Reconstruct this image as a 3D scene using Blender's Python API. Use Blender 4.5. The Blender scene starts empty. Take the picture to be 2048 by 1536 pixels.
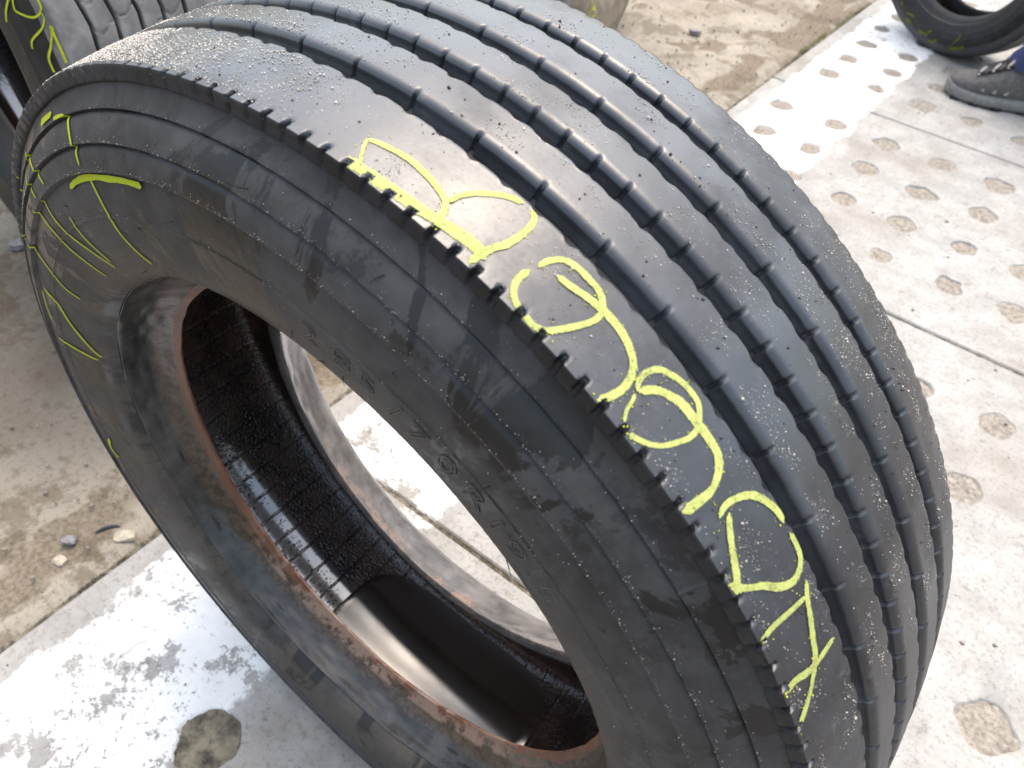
import bpy, math, random
import numpy as np
from mathutils import Vector, Matrix

# ------------------------------------------------------------------ camera, sky, sun, exposure
scene = bpy.context.scene
col = scene.collection
PI = math.pi
cam_data = bpy.data.cameras.new('camera')
cam = bpy.data.objects.new('camera', cam_data)
col.objects.link(cam)
cam.matrix_world = Matrix(((0.7809479, -0.47476841, 0.40585137, 0.3463646),
                           (0.62260505, 0.53987977, -0.566474, -0.35032417),
                           (0.04983302, 0.69507179, 0.71721118, 1.09878895),
                           (0, 0, 0, 1)))
cam_data.sensor_width = 36
cam_data.lens = 29.4765
cam_data.clip_start = 0.02
cam_data.clip_end = 500
cam_data.dof.use_dof = True
cam_data.dof.focus_distance = 0.62
cam_data.dof.aperture_fstop = 11
scene.camera = cam

SUN_DIR = Vector((-0.10, 0.36, 1.00)).normalized()      # towards the sun
world = bpy.data.worlds.new('World')
scene.world = world
world.use_nodes = True
wn = world.node_tree.nodes
wl = world.node_tree.links
sky = wn.new('ShaderNodeTexSky')
sky.sky_type = 'NISHITA'
sky.sun_disc = False
sky.sun_elevation = math.asin(SUN_DIR.z)
sky.sun_rotation = math.atan2(SUN_DIR.x, SUN_DIR.y)
sky.air_density = 1.6
sky.dust_density = 6.0
sky.ozone_density = 1.0
hsv = wn.new('ShaderNodeHueSaturation')
hsv.inputs['Saturation'].default_value = 0.85
wl.new(sky.outputs[0], hsv.inputs['Color'])
bg = wn['Background']
wl.new(hsv.outputs[0], bg.inputs[0])
bg.inputs[1].default_value = 0.15

sun_data = bpy.data.lights.new('sun', 'SUN')
sun_data.energy = 0.5
sun_data.angle = math.radians(110)
sun_data.color = (1.0, 0.975, 0.945)
sun = bpy.data.objects.new('sun', sun_data)
col.objects.link(sun)
sun.rotation_euler = SUN_DIR.to_track_quat('Z', 'Y').to_euler()

vs = scene.view_settings
vs.view_transform = 'Standard'
vs.look = 'None'
vs.gamma = 1
vs.use_curve_mapping = False
vs.exposure = 1.30

rng = np.random.default_rng(7)
random.seed(7)

# ------------------------------------------------------------------ helpers
def tag(o, label=None, cat=None, group=None, kind=None):
    if label: o['label'] = label
    if cat: o['category'] = cat
    if group: o['group'] = group
    if kind: o['kind'] = kind
    return o

def empty(name, loc=(0, 0, 0)):
    o = bpy.data.objects.new(name, None)
    o.empty_display_size = 0.1
    col.objects.link(o)
    o.location = loc
    return o

def mesh_obj(name, verts, faces, mat, parent=None, smooth=True, sharp=40, uv=None, attrs=None):
    me = bpy.data.meshes.new(name)
    verts = np.asarray(verts, dtype=np.float32)
    me.vertices.add(len(verts))
    me.vertices.foreach_set('co', verts.ravel())
    if isinstance(faces, np.ndarray):
        n, k = faces.shape
        me.loops.add(n * k)
        me.loops.foreach_set('vertex_index', faces.ravel().astype(np.int32))
        me.polygons.add(n)
        me.polygons.foreach_set('loop_start', np.arange(0, n * k, k, dtype=np.int32))
        me.polygons.foreach_set('loop_total', np.full(n, k, dtype=np.int32))
    else:
        tot = [len(q) for q in faces]
        flat = [i for q in faces for i in q]
        me.loops.add(len(flat))
        me.loops.foreach_set('vertex_index', np.array(flat, dtype=np.int32))
        me.polygons.add(len(faces))
        st = np.concatenate([[0], np.cumsum(tot)[:-1]]).astype(np.int32)
        me.polygons.foreach_set('loop_start', st)
        me.polygons.foreach_set('loop_total', np.array(tot, dtype=np.int32))
    me.update(calc_edges=True)
    me.validate()
    if uv is not None:
        ul = me.uv_layers.new(name='UVMap')
        vi = np.zeros(len(me.loops), dtype=np.int32)
        me.loops.foreach_get('vertex_index', vi)
        ul.data.foreach_set('uv', np.asarray(uv, dtype=np.float32)[vi].ravel())
    if attrs:
        for an, av in attrs.items():
            at = me.attributes.new(an, 'FLOAT', 'POINT')
            at.data.foreach_set('value', np.asarray(av, dtype=np.float32))
    if smooth:
        me.shade_smooth()
        if sharp is not None:
            me.set_sharp_from_angle(angle=math.radians(sharp))
    if mat is not None:
        for m in (mat if isinstance(mat, (list, tuple)) else [mat]):
            me.materials.append(m)
    o = bpy.data.objects.new(name, me)
    col.objects.link(o)
    if parent is not None:
        o.parent = parent
    return o

def vnoise2(x, y, seed, px=0):
    """smooth value noise; px = period along x (0: none)"""
    r = np.random.default_rng(seed)
    tab = r.random((256, 256))
    xi = np.floor(x).astype(int); yi = np.floor(y).astype(int)
    fx = x - xi; fy = y - yi
    fx = fx * fx * (3 - 2 * fx); fy = fy * fy * (3 - 2 * fy)
    def t(a, b):
        if px: a = np.mod(a, px)
        return tab[np.mod(a, 256), np.mod(b, 256)]
    return ((t(xi, yi) * (1 - fx) + t(xi + 1, yi) * fx) * (1 - fy)
            + (t(xi, yi + 1) * (1 - fx) + t(xi + 1, yi + 1) * fx) * fy)

def fbm2(x, y, seed, octv=4, gain=0.5):
    s = 0; a = 1; n = 0
    for k in range(octv):
        s = s + a * vnoise2(x * 2 ** k, y * 2 ** k, seed + k); n += a; a *= gain
    return s / n

# ------------------------------------------------------------------ material helpers
class NT:
    def __init__(self, name):
        self.m = bpy.data.materials.new(name)
        self.m.use_nodes = True
        self.t = self.m.node_tree
        self.n = self.t.nodes
        self.b = self.n['Principled BSDF']
        self.out = self.n['Material Output']
    def add(self, typ, **kw):
        nd = self.n.new(typ)
        for k, v in kw.items(): setattr(nd, k, v)
        return nd
    def link(self, a, b): self.t.links.new(a, b)
    def put(self, sock, v):
        if hasattr(v, 'is_output'): self.link(v, sock)
        elif isinstance(v, (tuple, list)) and len(v) == 3 and sock.type == 'RGBA': sock.default_value = (*v, 1)
        else: sock.default_value = v
    def pos(self, kind='Object'):
        return self.add('ShaderNodeTexCoord').outputs[kind]
    def wpos(self):
        return self.add('ShaderNodeNewGeometry').outputs['Position']
    def math(self, op, a, b=0.0, c=0.0, clamp=False):
        nd = self.add('ShaderNodeMath', operation=op, use_clamp=clamp)
        self.put(nd.inputs[0], a); self.put(nd.inputs[1], b); self.put(nd.inputs[2], c)
        return nd.outputs[0]
    def sep(self, v):
        nd = self.add('ShaderNodeSeparateXYZ'); self.link(v, nd.inputs[0]); return nd.outputs
    def comb(self, x, y, z):
        nd = self.add('ShaderNodeCombineXYZ')
        for s, v in zip(nd.inputs, (x, y, z)): self.put(s, v)
        return nd.outputs[0]
    def noise(self, vec, scale, detail=4, rough=0.55, dist=0.0):
        nd = self.add('ShaderNodeTexNoise')
        self.link(vec, nd.inputs['Vector'])
        nd.inputs['Scale'].default_value = scale
        nd.inputs['Detail'].default_value = detail
        nd.inputs['Roughness'].default_value = rough
        nd.inputs['Distortion'].default_value = dist
        return nd.outputs[0]
    def voro(self, vec, scale, feature='F1', rand=1.0):
        nd = self.add('ShaderNodeTexVoronoi', feature=feature)
        self.link(vec, nd.inputs['Vector'])
        nd.inputs['Scale'].default_value = scale
        nd.inputs['Randomness'].default_value = rand
        return nd.outputs[0]
    def ramp(self, v, lo, hi, a=0.0, b=1.0, smooth=True):
        nd = self.add('ShaderNodeMapRange', interpolation_type='SMOOTHSTEP' if smooth else 'LINEAR')
        self.put(nd.inputs['Value'], v)
        nd.inputs['From Min'].default_value = lo; nd.inputs['From Max'].default_value = hi
        nd.inputs['To Min'].default_value = a; nd.inputs['To Max'].default_value = b
        return nd.outputs[0]
    def mix(self, f, a, b):
        nd = self.add('ShaderNodeMix', data_type='RGBA')
        self.put(nd.inputs[0], f); self.put(nd.inputs[6], a); self.put(nd.inputs[7], b)
        return nd.outputs[2]
    def mixf(self, f, a, b):
        nd = self.add('ShaderNodeMix', data_type='FLOAT')
        self.put(nd.inputs[0], f); self.put(nd.inputs[2], a); self.put(nd.inputs[3], b)
        return nd.outputs[0]
    def bump(self, h, strength=0.3, dist=0.001, prev=None):
        nd = self.add('ShaderNodeBump')
        nd.inputs['Strength'].default_value = strength
        nd.inputs['Distance'].default_value = dist
        self.link(h, nd.inputs['Height'])
        if prev is not None: self.link(prev, nd.inputs['Normal'])
        return nd.outputs[0]
    def fin(self, color=None, rough=None, normal=None, spec=None, metal=None, alpha=None):
        if color is not None: self.put(self.b.inputs['Base Color'], color)
        if rough is not None: self.put(self.b.inputs['Roughness'], rough)
        if normal is not None: self.link(normal, self.b.inputs['Normal'])
        if spec is not None: self.put(self.b.inputs['Specular IOR Level'], spec)
        if metal is not None: self.put(self.b.inputs['Metallic'], metal)
        if alpha is not None: self.put(self.b.inputs['Alpha'], alpha)
        return self.m

def mat_plain(name, color, rough=0.6, nscale=60, var=0.25, bump=0.2, dist=0.001):
    t = NT(name); v = t.pos()
    n = t.noise(v, nscale, 6, 0.65)
    c = t.mix(t.ramp(n, 0.3, 0.7), tuple(x * (1 - var) for x in color), tuple(min(1, x * (1 + var)) for x in color))
    return t.fin(c, rough, t.bump(n, bump, dist))

def mat_tread(name, base=(0.023, 0.026, 0.032), wet=True, dusty=0.25):
    """worn tread rubber: wet film in patches, grey scuffed dust elsewhere"""
    t = NT(name); v = t.pos()
    big = t.noise(v, 7, 3)
    med = t.noise(v, 34, 5, 0.6)
    fine = t.noise(v, 420, 3)
    c = t.mix(t.ramp(med, 0.35, 0.7), tuple(x * 0.75 for x in base), tuple(x * 1.35 for x in base))
    scuff = t.math('MULTIPLY', t.ramp(t.noise(v, 22, 6, 0.7), 0.55, 0.75), t.ramp(t.noise(v, 130, 4, 0.7), 0.45, 0.62))
    c = t.mix(t.math('MULTIPLY', scuff, dusty * 2.0), c, (0.18, 0.18, 0.18))
    # dried silt on the flank that faces away from the rain (lower, +x side keeps dry dust)
    c = t.mix(t.math('MULTIPLY', t.ramp(t.noise(v, 12, 5, 0.6), 0.42, 0.66), dusty * 0.9), c, (0.056, 0.059, 0.067))
    if wet:
        zc = t.sep(v)[2]
        w = t.math('MULTIPLY', t.ramp(t.noise(v, 8, 5, 0.6), 0.36, 0.56), t.ramp(zc, 0.08, 0.36))
        r = t.mixf(w, 0.48, 0.30)
        r = t.math('ADD', r, t.math('MULTIPLY', scuff, 0.3))
        r = t.math('ADD', r, t.math('MULTIPLY', t.ramp(fine, 0.45, 0.75), 0.10))
    else:
        r = t.math('ADD', 0.62, t.math('MULTIPLY', scuff, 0.2))
    n1 = t.bump(t.noise(v, 160, 4, 0.6), 0.25, 0.0006)
    n2 = t.bump(fine, 0.25, 0.0003, n1)
    if wet:
        t.put(t.b.inputs['Coat Weight'], t.mixf(w, 0.10, 0.8))
        t.put(t.b.inputs['Coat Roughness'], t.mixf(w, 0.40, 0.26))
        t.b.inputs['Coat IOR'].default_value = 1.4
    return t.fin(c, r, n2, 0.7 if wet else 0.4)

def mat_sidewall(name, base=(0.040, 0.039, 0.039), brown=(0.105, 0.082, 0.058), r0=0.285, r1=0.355, wet=0.8, dust=0.6):
    """dull sidewall rubber with wet run marks and brown dust near the bead"""
    t = NT(name); v = t.pos()
    x, y, z = t.sep(v)
    rad = t.math('SQRT', t.math('ADD', t.math('MULTIPLY', x, x), t.math('MULTIPLY', z, z)))
    ux = t.math('DIVIDE', x, rad); uz = t.math('DIVIDE', z, rad)
    pol = t.comb(t.math('MULTIPLY', ux, 1.0), t.math('MULTIPLY', rad, 1.7), t.math('MULTIPLY', uz, 1.0))
    big = t.noise(v, 9, 4, 0.55)
    med = t.noise(v, 45, 6, 0.65)
    c = t.mix(t.ramp(med, 0.3, 0.7), tuple(k * 0.7 for k in base), tuple(k * 1.35 for k in base))
    d = t.math('MULTIPLY', t.ramp(rad, r1, r0), t.ramp(t.noise(v, 14, 5, 0.6), 0.3, 0.62))
    c = t.mix(t.math('MULTIPLY', d, dust), c, brown)
    # fine dust film, thicker in patches
    c = t.mix(t.math('MULTIPLY', t.ramp(big, 0.42, 0.72), 0.35), c, tuple(k * 2.3 for k in base))
    w = t.math('MULTIPLY', t.math('MAXIMUM', t.ramp(t.noise(pol, 6.0, 7, 0.7, 0.9), 0.535, 0.56), t.math('MULTIPLY', t.ramp(t.noise(v, 24, 7, 0.75), 0.57, 0.60), 0.7)), wet)
    ring = t.noise(t.comb(0.0, rad, 0.0), 190, 3)
    c = t.mix(t.math('MULTIPLY', t.ramp(ring, 0.45, 0.7), 0.22), c, tuple(k * 0.55 for k in base))
    c = t.mix(w, c, tuple(k * 0.3 for k in base))
    r = t.mixf(w, 0.62, 0.22)
    n = t.bump(med, 0.25, 0.0008)
    n = t.bump(t.noise(v, 700, 2), 0.25, 0.0003, n)
    return t.fin(c, r, n, 0.32)

def mat_bead(name, near=True):
    """bead rubber: wet dark grey seat, rust from the rim along the toe"""
    t = NT(name); v = t.pos()
    x, y, z = t.sep(v)
    rad = t.math('SQRT', t.math('ADD', t.math('MULTIPLY', x, x), t.math('MULTIPLY', z, z)))
    nz = t.noise(v, 26, 5, 0.65)
    nf = t.noise(v, 150, 5, 0.7)
    if near:
        grey = t.mix(t.ramp(nz, 0.35, 0.65), (0.020, 0.021, 0.022), (0.055, 0.051, 0.046))
        brown = t.mix(t.ramp(nf, 0.4, 0.6), (0.030, 0.021, 0.014), (0.070, 0.048, 0.032))
        b1 = t.ramp(t.math('ADD', rad, t.math('MULTIPLY', t.math('SUBTRACT', nz, 0.5), 0.008)), 0.2815, 0.2785)
        grey = t.mix(b1, grey, brown)
        band = t.ramp(t.math('ADD', rad, t.math('MULTIPLY', t.math('SUBTRACT', nz, 0.5), 0.010)), 0.2680, 0.2655)
        rust = t.mix(t.ramp(nz, 0.4, 0.6), (0.095, 0.032, 0.012), (0.14, 0.053, 0.022))
    else:
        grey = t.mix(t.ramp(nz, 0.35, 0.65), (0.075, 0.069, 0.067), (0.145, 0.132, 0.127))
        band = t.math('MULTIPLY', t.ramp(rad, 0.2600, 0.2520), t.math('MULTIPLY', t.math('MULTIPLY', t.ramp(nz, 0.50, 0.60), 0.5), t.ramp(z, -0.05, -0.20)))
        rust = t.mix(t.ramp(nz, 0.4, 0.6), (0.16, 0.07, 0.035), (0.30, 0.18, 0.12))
    rust = t.mix(t.ramp(nf, 0.52, 0.62), rust, (0.075, 0.042, 0.028))
    # the lower arc has shed its rubber skin down to pale, peach primer
    peach = t.math('MULTIPLY', t.ramp(z, -0.14, -0.22), t.ramp(t.noise(v, 34, 5, 0.7), 0.42, 0.52))
    if not near: peach = t.math('MULTIPLY', peach, t.ramp(t.noise(v, 11, 3), 0.46, 0.56))
    rust = t.mix(peach, rust, (0.21, 0.135, 0.098))
    if near: band = t.math('MAXIMUM', band, t.math('MULTIPLY', peach, t.ramp(t.math('ADD', rad, t.math('MULTIPLY', t.math('SUBTRACT', nf, 0.5), 0.006)), 0.2745, 0.2715)))
    c = t.mix(band, grey, rust)
    c = t.mix(t.math('MULTIPLY', t.ramp(t.noise(v, 60, 6, 0.75), 0.60, 0.68), 0.7), c, (0.025, 0.022, 0.02))
    r = t.mixf(band, 0.25, 0.42)
    n = t.bump(nz, 0.35, 0.002)
    n = t.bump(nf, 0.35, 0.0007, n)
    return t.fin(c, r, n, 0.5)

def mat_liner(name):
    """inner liner, soaked and finely blistered, brown with rust water; a thin slick film lies along the bottom"""
    t = NT(name); v = t.pos()
    x, y, z = t.sep(v)
    nz = t.noise(v, 30, 5, 0.6)
    bn = t.noise(v, 330, 2, 0.5)
    zz = t.math('ADD', z, t.math('MULTIPLY', t.math('SUBTRACT', t.noise(v, 190, 3, 0.6), 0.5), 0.14))
    yy = t.math('ADD', y, t.math('MULTIPLY', t.math('SUBTRACT', bn, 0.5), 0.012))
    film = t.math('MULTIPLY', t.ramp(yy, 0.022, 0.016), t.ramp(zz, -0.20, -0.27))
    c = t.mix(t.ramp(nz, 0.35, 0.7), (0.024, 0.015, 0.012), (0.070, 0.036, 0.025))
    b = t.add('ShaderNodeBump')
    b.inputs['Distance'].default_value = 0.0016
    t.put(b.inputs['Strength'], t.mixf(film, 0.75, 0.0))
    t.link(bn, b.inputs['Height'])
    t.put(t.b.inputs['Coat Weight'], film)
    t.b.inputs['Coat Roughness'].default_value = 0.03
    t.b.inputs['Coat IOR'].default_value = 1.9
    return t.fin(c, t.mixf(film, t.mixf(t.ramp(nz, 0.4, 0.6), 0.16, 0.26), 0.06), b.outputs[0], 0.9)

def mat_patch(name):
    t = NT(name); v = t.pos()
    nz = t.noise(v, 30, 4, 0.6)
    c = t.mix(nz, (0.030, 0.020, 0.014), (0.055, 0.037, 0.026))
    t.b.inputs['Coat Weight'].default_value = 1.0
    t.b.inputs['Coat Roughness'].default_value = 0.10
    return t.fin(c, t.mixf(t.ramp(nz, 0.35, 0.65), 0.09, 0.14), t.bump(t.noise(v, 500, 2), 0.06, 0.0003), 0.9)

def mat_chalk(name, color=(0.44, 0.48, 0.15), solid=0.0):
    """waxy yellow chalk, streaky along the stroke"""
    t = NT(name)
    uv = t.pos('UV')
    u, w, _ = t.sep(uv)
    v = t.pos()
    streak = t.noise(t.comb(t.math('MULTIPLY', u, 3.0), t.math('MULTIPLY', w, 13.0), 0.0), 1.0, 4, 0.7)
    grain = t.noise(v, 900, 3, 0.65)
    edge = t.math('MULTIPLY', w, t.math('SUBTRACT', 1.0, w))
    e = t.ramp(edge, 0.0, 0.11)
    blot = t.noise(v, 110, 3, 0.6)
    cov = t.math('ADD', t.math('MULTIPLY', grain, 0.55), t.math('MULTIPLY', streak, 0.95))
    cov = t.math('ADD', cov, t.math('MULTIPLY', blot, 0.35))
    cov = t.math('ADD', cov, t.math('MULTIPLY', e, 0.30))
    a = t.ramp(cov, 0.97 - solid, 1.22 - solid, 0.0, 1.0)
    c = t.mix(blot, tuple(k * 0.8 for k in color), tuple(min(1, k * 1.2) for k in color))
    n = t.bump(grain, 0.5, 0.0005)
    return t.fin(c, 0.75, n, 0.2, alpha=a)

def concrete_nodes(t, v, light, brown, aggregate=True):
    big = t.noise(v, 2.6, 4, 0.6)
    med = t.noise(v, 14, 6, 0.68)
    fine = t.noise(v, 120, 5, 0.7)
    c = t.mix(t.ramp(med, 0.32, 0.68), tuple(k * 0.86 for k in light), tuple(min(1, k * 1.12) for k in light))
    c = t.mix(t.math('MULTIPLY', t.ramp(big, 0.46, 0.68), 0.7), c, brown)
    c = t.mix(t.math('MULTIPLY', t.ramp(t.noise(v, 38, 5, 0.72), 0.56, 0.70), 0.55), c, tuple(k * 0.62 for k in brown))
    c = t.mix(t.math('MULTIPLY', t.ramp(fine, 0.50, 0.68), 0.45), c, tuple(k * 0.55 for k in brown))
    pit = t.ramp(t.voro(v, 330), 0.16, 0.08)
    c = t.mix(t.math('MULTIPLY', t.math('MULTIPLY', pit, t.ramp(t.noise(v, 33, 3), 0.42, 0.55)), 0.7), c, tuple(min(1, k * 1.45) for k in light))
    sp = t.voro(v, 210)
    c = t.mix(t.math('MULTIPLY', t.ramp(sp, 0.22, 0.12), t.ramp(t.noise(v, 60, 2), 0.50, 0.62)), c, tuple(k * 0.45 for k in brown))
    return c, big, med, fine

def paint_mask(t, v, x0, x1):
    """worn white line running along the slab edge (world x between x0 and x1)"""
    x, y, z = t.sep(v)
    wob = t.math('MULTIPLY', t.math('SUBTRACT', t.noise(v, 11, 6, 0.7), 0.5), 0.075)
    xx = t.math('ADD', x, wob)
    m = t.math('MULTIPLY', t.ramp(xx, x0 - 0.004, x0 + 0.005), t.ramp(xx, x1 + 0.005, x1 - 0.004))
    wear = t.math('ADD', t.noise(v, 17, 7, 0.75), t.math('MULTIPLY', t.noise(v, 4, 2), 0.22))
    hole = t.ramp(t.math('ADD', wear, t.ramp(y, 1.3, 0.4, 0.0, 0.075)), 0.75, 0.71)
    flake = t.ramp(t.math('ADD', t.noise(v, 70, 6, 0.8), t.math('MULTIPLY', t.noise(v, 9, 3), 0.35)), 0.80, 0.75)
    return t.math('MULTIPLY', m, t.math('MULTIPLY', hole, flake))

def mat_slab(name, light=(0.355, 0.345, 0.325), brown=(0.24, 0.21, 0.175), paint=True):
    t = NT(name); v = t.wpos()
    c, big, med, fine = concrete_nodes(t, v, light, brown)
    n = t.bump(med, 0.5, 0.002)
    n = t.bump(fine, 0.7, 0.0018, n)
    if paint:
        p = paint_mask(t, v, -0.438, -0.185)
        wcol = t.mix(t.ramp(med, 0.3, 0.75), (0.82, 0.82, 0.81), (0.70, 0.695, 0.67))
        c = t.mix(p, c, wcol)
        n = t.bump(p, 0.5, 0.0008, n)
    return t.fin(c, 0.85, n, 0.25)

def mat_worn(name):
    """old broken concrete; attribute wear drives paste versus exposed aggregate"""
    t = NT(name); v = t.wpos()
    at = t.add('ShaderNodeAttribute', attribute_name='wear').outputs['Fac']
    c, big, med, fine = concrete_nodes(t, v, (0.34, 0.305, 0.25), (0.17, 0.135, 0.097))
    wr = t.ramp(t.math('ADD', at, t.math('MULTIPLY', t.math('SUBTRACT', med, 0.5), 0.6)), 0.35, 0.65)
    dirt = t.mix(t.ramp(fine, 0.35, 0.65), (0.115, 0.088, 0.06), (0.24, 0.20, 0.15))
    c = t.mix(t.math('MULTIPLY', wr, 0.9), c, dirt)
    c = t.mix(t.math('MULTIPLY', t.ramp(t.noise(v, 7, 6, 0.75), 0.50, 0.60), 0.65), c, (0.12, 0.094, 0.066))
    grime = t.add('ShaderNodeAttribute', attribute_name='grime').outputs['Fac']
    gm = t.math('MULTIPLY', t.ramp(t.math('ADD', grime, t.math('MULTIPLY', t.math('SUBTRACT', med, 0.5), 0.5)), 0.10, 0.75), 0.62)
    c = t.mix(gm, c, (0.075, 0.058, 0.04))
    moss = t.add('ShaderNodeAttribute', attribute_name='moss').outputs['Fac']
    mm = t.math('MULTIPLY', t.ramp(t.math('ADD', moss, t.math('MULTIPLY', t.math('SUBTRACT', t.noise(v, 40, 5, 0.7), 0.5), 0.9)), 0.5, 0.8), 0.8)
    c = t.mix(mm, c, (0.085, 0.088, 0.03))
    n = t.bump(med, 0.6, 0.004)
    n = t.bump(fine, 0.6, 0.002, n)
    return t.fin(c, 0.9, n, 0.2)

M = dict(
    tread=mat_tread('wet_tread_rubber'),
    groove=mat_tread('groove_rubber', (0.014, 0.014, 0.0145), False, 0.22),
    side=mat_sidewall('sidewall_rubber'),
    bead=mat_bead('bead_rubber'),
    far_bead=mat_bead('far_bead_rubber', False),
    liner=mat_liner('liner_rubber'),
    letter=mat_plain('moulded_rubber', (0.075, 0.070, 0.063), 0.5, 200, 0.3),
    chalk=mat_chalk('yellow_chalk'),
    chalk_thin=mat_chalk('yellow_chalk_line', (0.40, 0.45, 0.025), 0.3),
    slab=mat_slab('slab_concrete'),
    shoulder=mat_sidewall('shoulder_rubber', (0.020, 0.020, 0.021), (0.05, 0.045, 0.04), 0.2, 0.21, 0.5, 0.0),
    patch=mat_patch('repair_patch_rubber'),
    dark_fill=mat_plain('mossy_mortar', (0.155, 0.135, 0.095), 0.9, 38, 0.75, 0.9, 0.006),
    fill=mat_plain('hole_mortar', (0.27, 0.24, 0.20), 0.9, 120, 0.35, 0.9, 0.004),
    worn=mat_worn('worn_concrete'),
    joint=mat_plain('joint_dirt', (0.15, 0.128, 0.10), 0.95, 70, 0.85, 1.0, 0.008),
    soil=mat_plain('soil', (0.13, 0.10, 0.07), 0.95, 40, 0.5, 0.8, 0.006),
)

# ------------------------------------------------------------------ ground
def grid_sheet(name, x0, x1, y0, y1, z, mat, n=2):
    xs = np.linspace(x0, x1, n); ys = np.linspace(y0, y1, n)
    X, Y = np.meshgrid(xs, ys, indexing='ij')
    v = np.stack([X.ravel(), Y.ravel(), np.full(X.size, z)], 1)
    i = np.arange(n * n).reshape(n, n)
    f = np.stack([i[:-1, :-1].ravel(), i[1:, :-1].ravel(), i[1:, 1:].ravel(), i[:-1, 1:].ravel()], 1)
    return mesh_obj(name, v, f, mat)

ground = tag(grid_sheet('ground', -60, 60, -60, 60, -0.045, M['soil']), kind='structure')
pavement = tag(empty('pavement'), kind='structure')

def blob(k, seed, amp=0.13):
    r = np.random.default_rng(seed)
    a = np.arange(k) * 2 * PI / k
    s = np.ones(k)
    for h in range(2, 7):
        s += amp * r.normal() / h * np.cos(h * a + r.random() * 6.28)
    s += r.normal(size=k) * 0.014
    return a, s

def make_slab(x0, x1, y0, y1, xs, ys, rad, skew=0.0, seed=0, skip=None):
    """one perforated concrete slab: every cell of the top has a round hole sunk into it"""
    r = np.random.default_rng(seed)
    V = []; F = []; fills = []
    K = 48
    xb = [x0] + [(a + b) / 2 for a, b in zip(xs[:-1], xs[1:])] + [x1]
    yb = [y0] + [(a + b) / 2 for a, b in zip(ys[:-1], ys[1:])] + [y1]
    g = 0.004
    for i, cx in enumerate(xs):
        for j, cy in enumerate(ys):
            ax, bx = xb[i], xb[i + 1]; ay, by = yb[j], yb[j + 1]
            if skip and skip(cx, cy):
                b0 = len(V); V += [(ax, ay, 0), (bx, ay, 0), (bx, by, 0), (ax, by, 0)]; F.append((b0, b0 + 1, b0 + 2, b0 + 3)); continue
            px = min(max(cx + skew * (cy - ys[0]) + r.normal() * 0.004, ax + 0.045), bx - 0.045)
            py = min(max(cy + r.normal() * 0.004, ay + 0.045), by - 0.045)
            a, s = blob(K, int(r.integers(1e6)))
            rr = rad * 0.93 * (1 + r.normal() * 0.09) * s * (1.2 if py < 0 and -0.25 < px < 0 else 1.0)
            base = len(V)
            corners = [(bx, by), (ax, by), (ax, ay), (bx, ay)]
            ang = a.copy()
            for (qx, qy) in corners:
                t = math.atan2(qy - py, qx - px) % (2 * PI)
                ang[int(round(t / (2 * PI) * K)) % K] = t
            for k in range(K):
                dx, dy = math.cos(ang[k]), math.sin(ang[k])
                tx = ((bx if dx > 0 else ax) - px) / dx if abs(dx) > 1e-9 else 1e9
                ty = ((by if dy > 0 else ay) - py) / dy if abs(dy) > 1e-9 else 1e9
                t = min(tx, ty)
                V.append((px + dx * t, py + dy * t, 0.0))
            dep = 0.0022 + 0.0030 * r.random()
            for q, (m, z) in enumerate(((1.06, 0.0), (1.0, -0.0016), (0.965, -dep))):
                for k in range(K):
                    V.append((px + math.cos(a[k]) * rr[k] * m, py + math.sin(a[k]) * rr[k] * m, z))
            for q in range(3):
                for k in range(K):
                    k2 = (k + 1) % K
                    F.append((base + q * K + k, base + q * K + k2, base + (q + 1) * K + k2, base + (q + 1) * K + k))
            fills.append((px, py, rr * 0.985, a, dep))
    # rim of the slab going down into the joint
    n = 12
    per = ([(x0 + (x1 - x0) * k / n, y0) for k in range(n)] + [(x1, y0 + (y1 - y0) * k / n) for k in range(n)]
           + [(x1 - (x1 - x0) * k / n, y1) for k in range(n)] + [(x0, y1 - (y1 - y0) * k / n) for k in range(n)])
    b = len(V); cxm, cym = (x0 + x1) / 2, (y0 + y1) / 2
    for z, o in ((0.0, 0.0), (-0.003, 0.003), (-0.04, 0.0035)):
        for (x, y) in per:
            V.append((x + (o if x > cxm else -o) * (1 if abs(x - cxm) > (x1 - x0) * 0.49 else 0),
                      y + (o if y > cym else -o) * (1 if abs(y - cym) > (y1 - y0) * 0.49 else 0), z))
    m = len(per)
    for q in range(2):
        for k in range(m):
            k2 = (k + 1) % m
            F.append((b + q * m + k, b + (q + 1) * m + k, b + (q + 1) * m + k2, b + q * m + k2))
    F = [tuple(reversed(q)) if False else q for q in F]
    o = mesh_obj('concrete_slab', V, F, M['slab'], pavement, sharp=35)
    for (px, py, rr, a, dep) in fills:
        fv = [(px, py, -dep * 0.55)]
        for q in (0.35, 0.7, 1.0):
            for k in range(K):
                fv.append((px + math.cos(a[k]) * rr[k] * q, py + math.sin(a[k]) * rr[k] * q,
                           -dep * (0.55 + 0.42 * q ** 3) + r.normal() * 0.0009))
        h = K; ff = []
        for k in range(h): ff.append((0, 1 + k, 1 + (k + 1) % h))
        for q in range(2):
            for k in range(h):
                k2 = (k + 1) % h
                ff.append((1 + q * h + k, 1 + (q + 1) * h + k, 1 + (q + 1) * h + k2, 1 + q * h + k2))
        mesh_obj('hole_filling', fv, ff, M['slab'] if (px < -0.25 and py < 0) else M['dark_fill'] if py < 0.2 and px < 0 else M['fill'], o, sharp=None)
    return o

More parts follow.
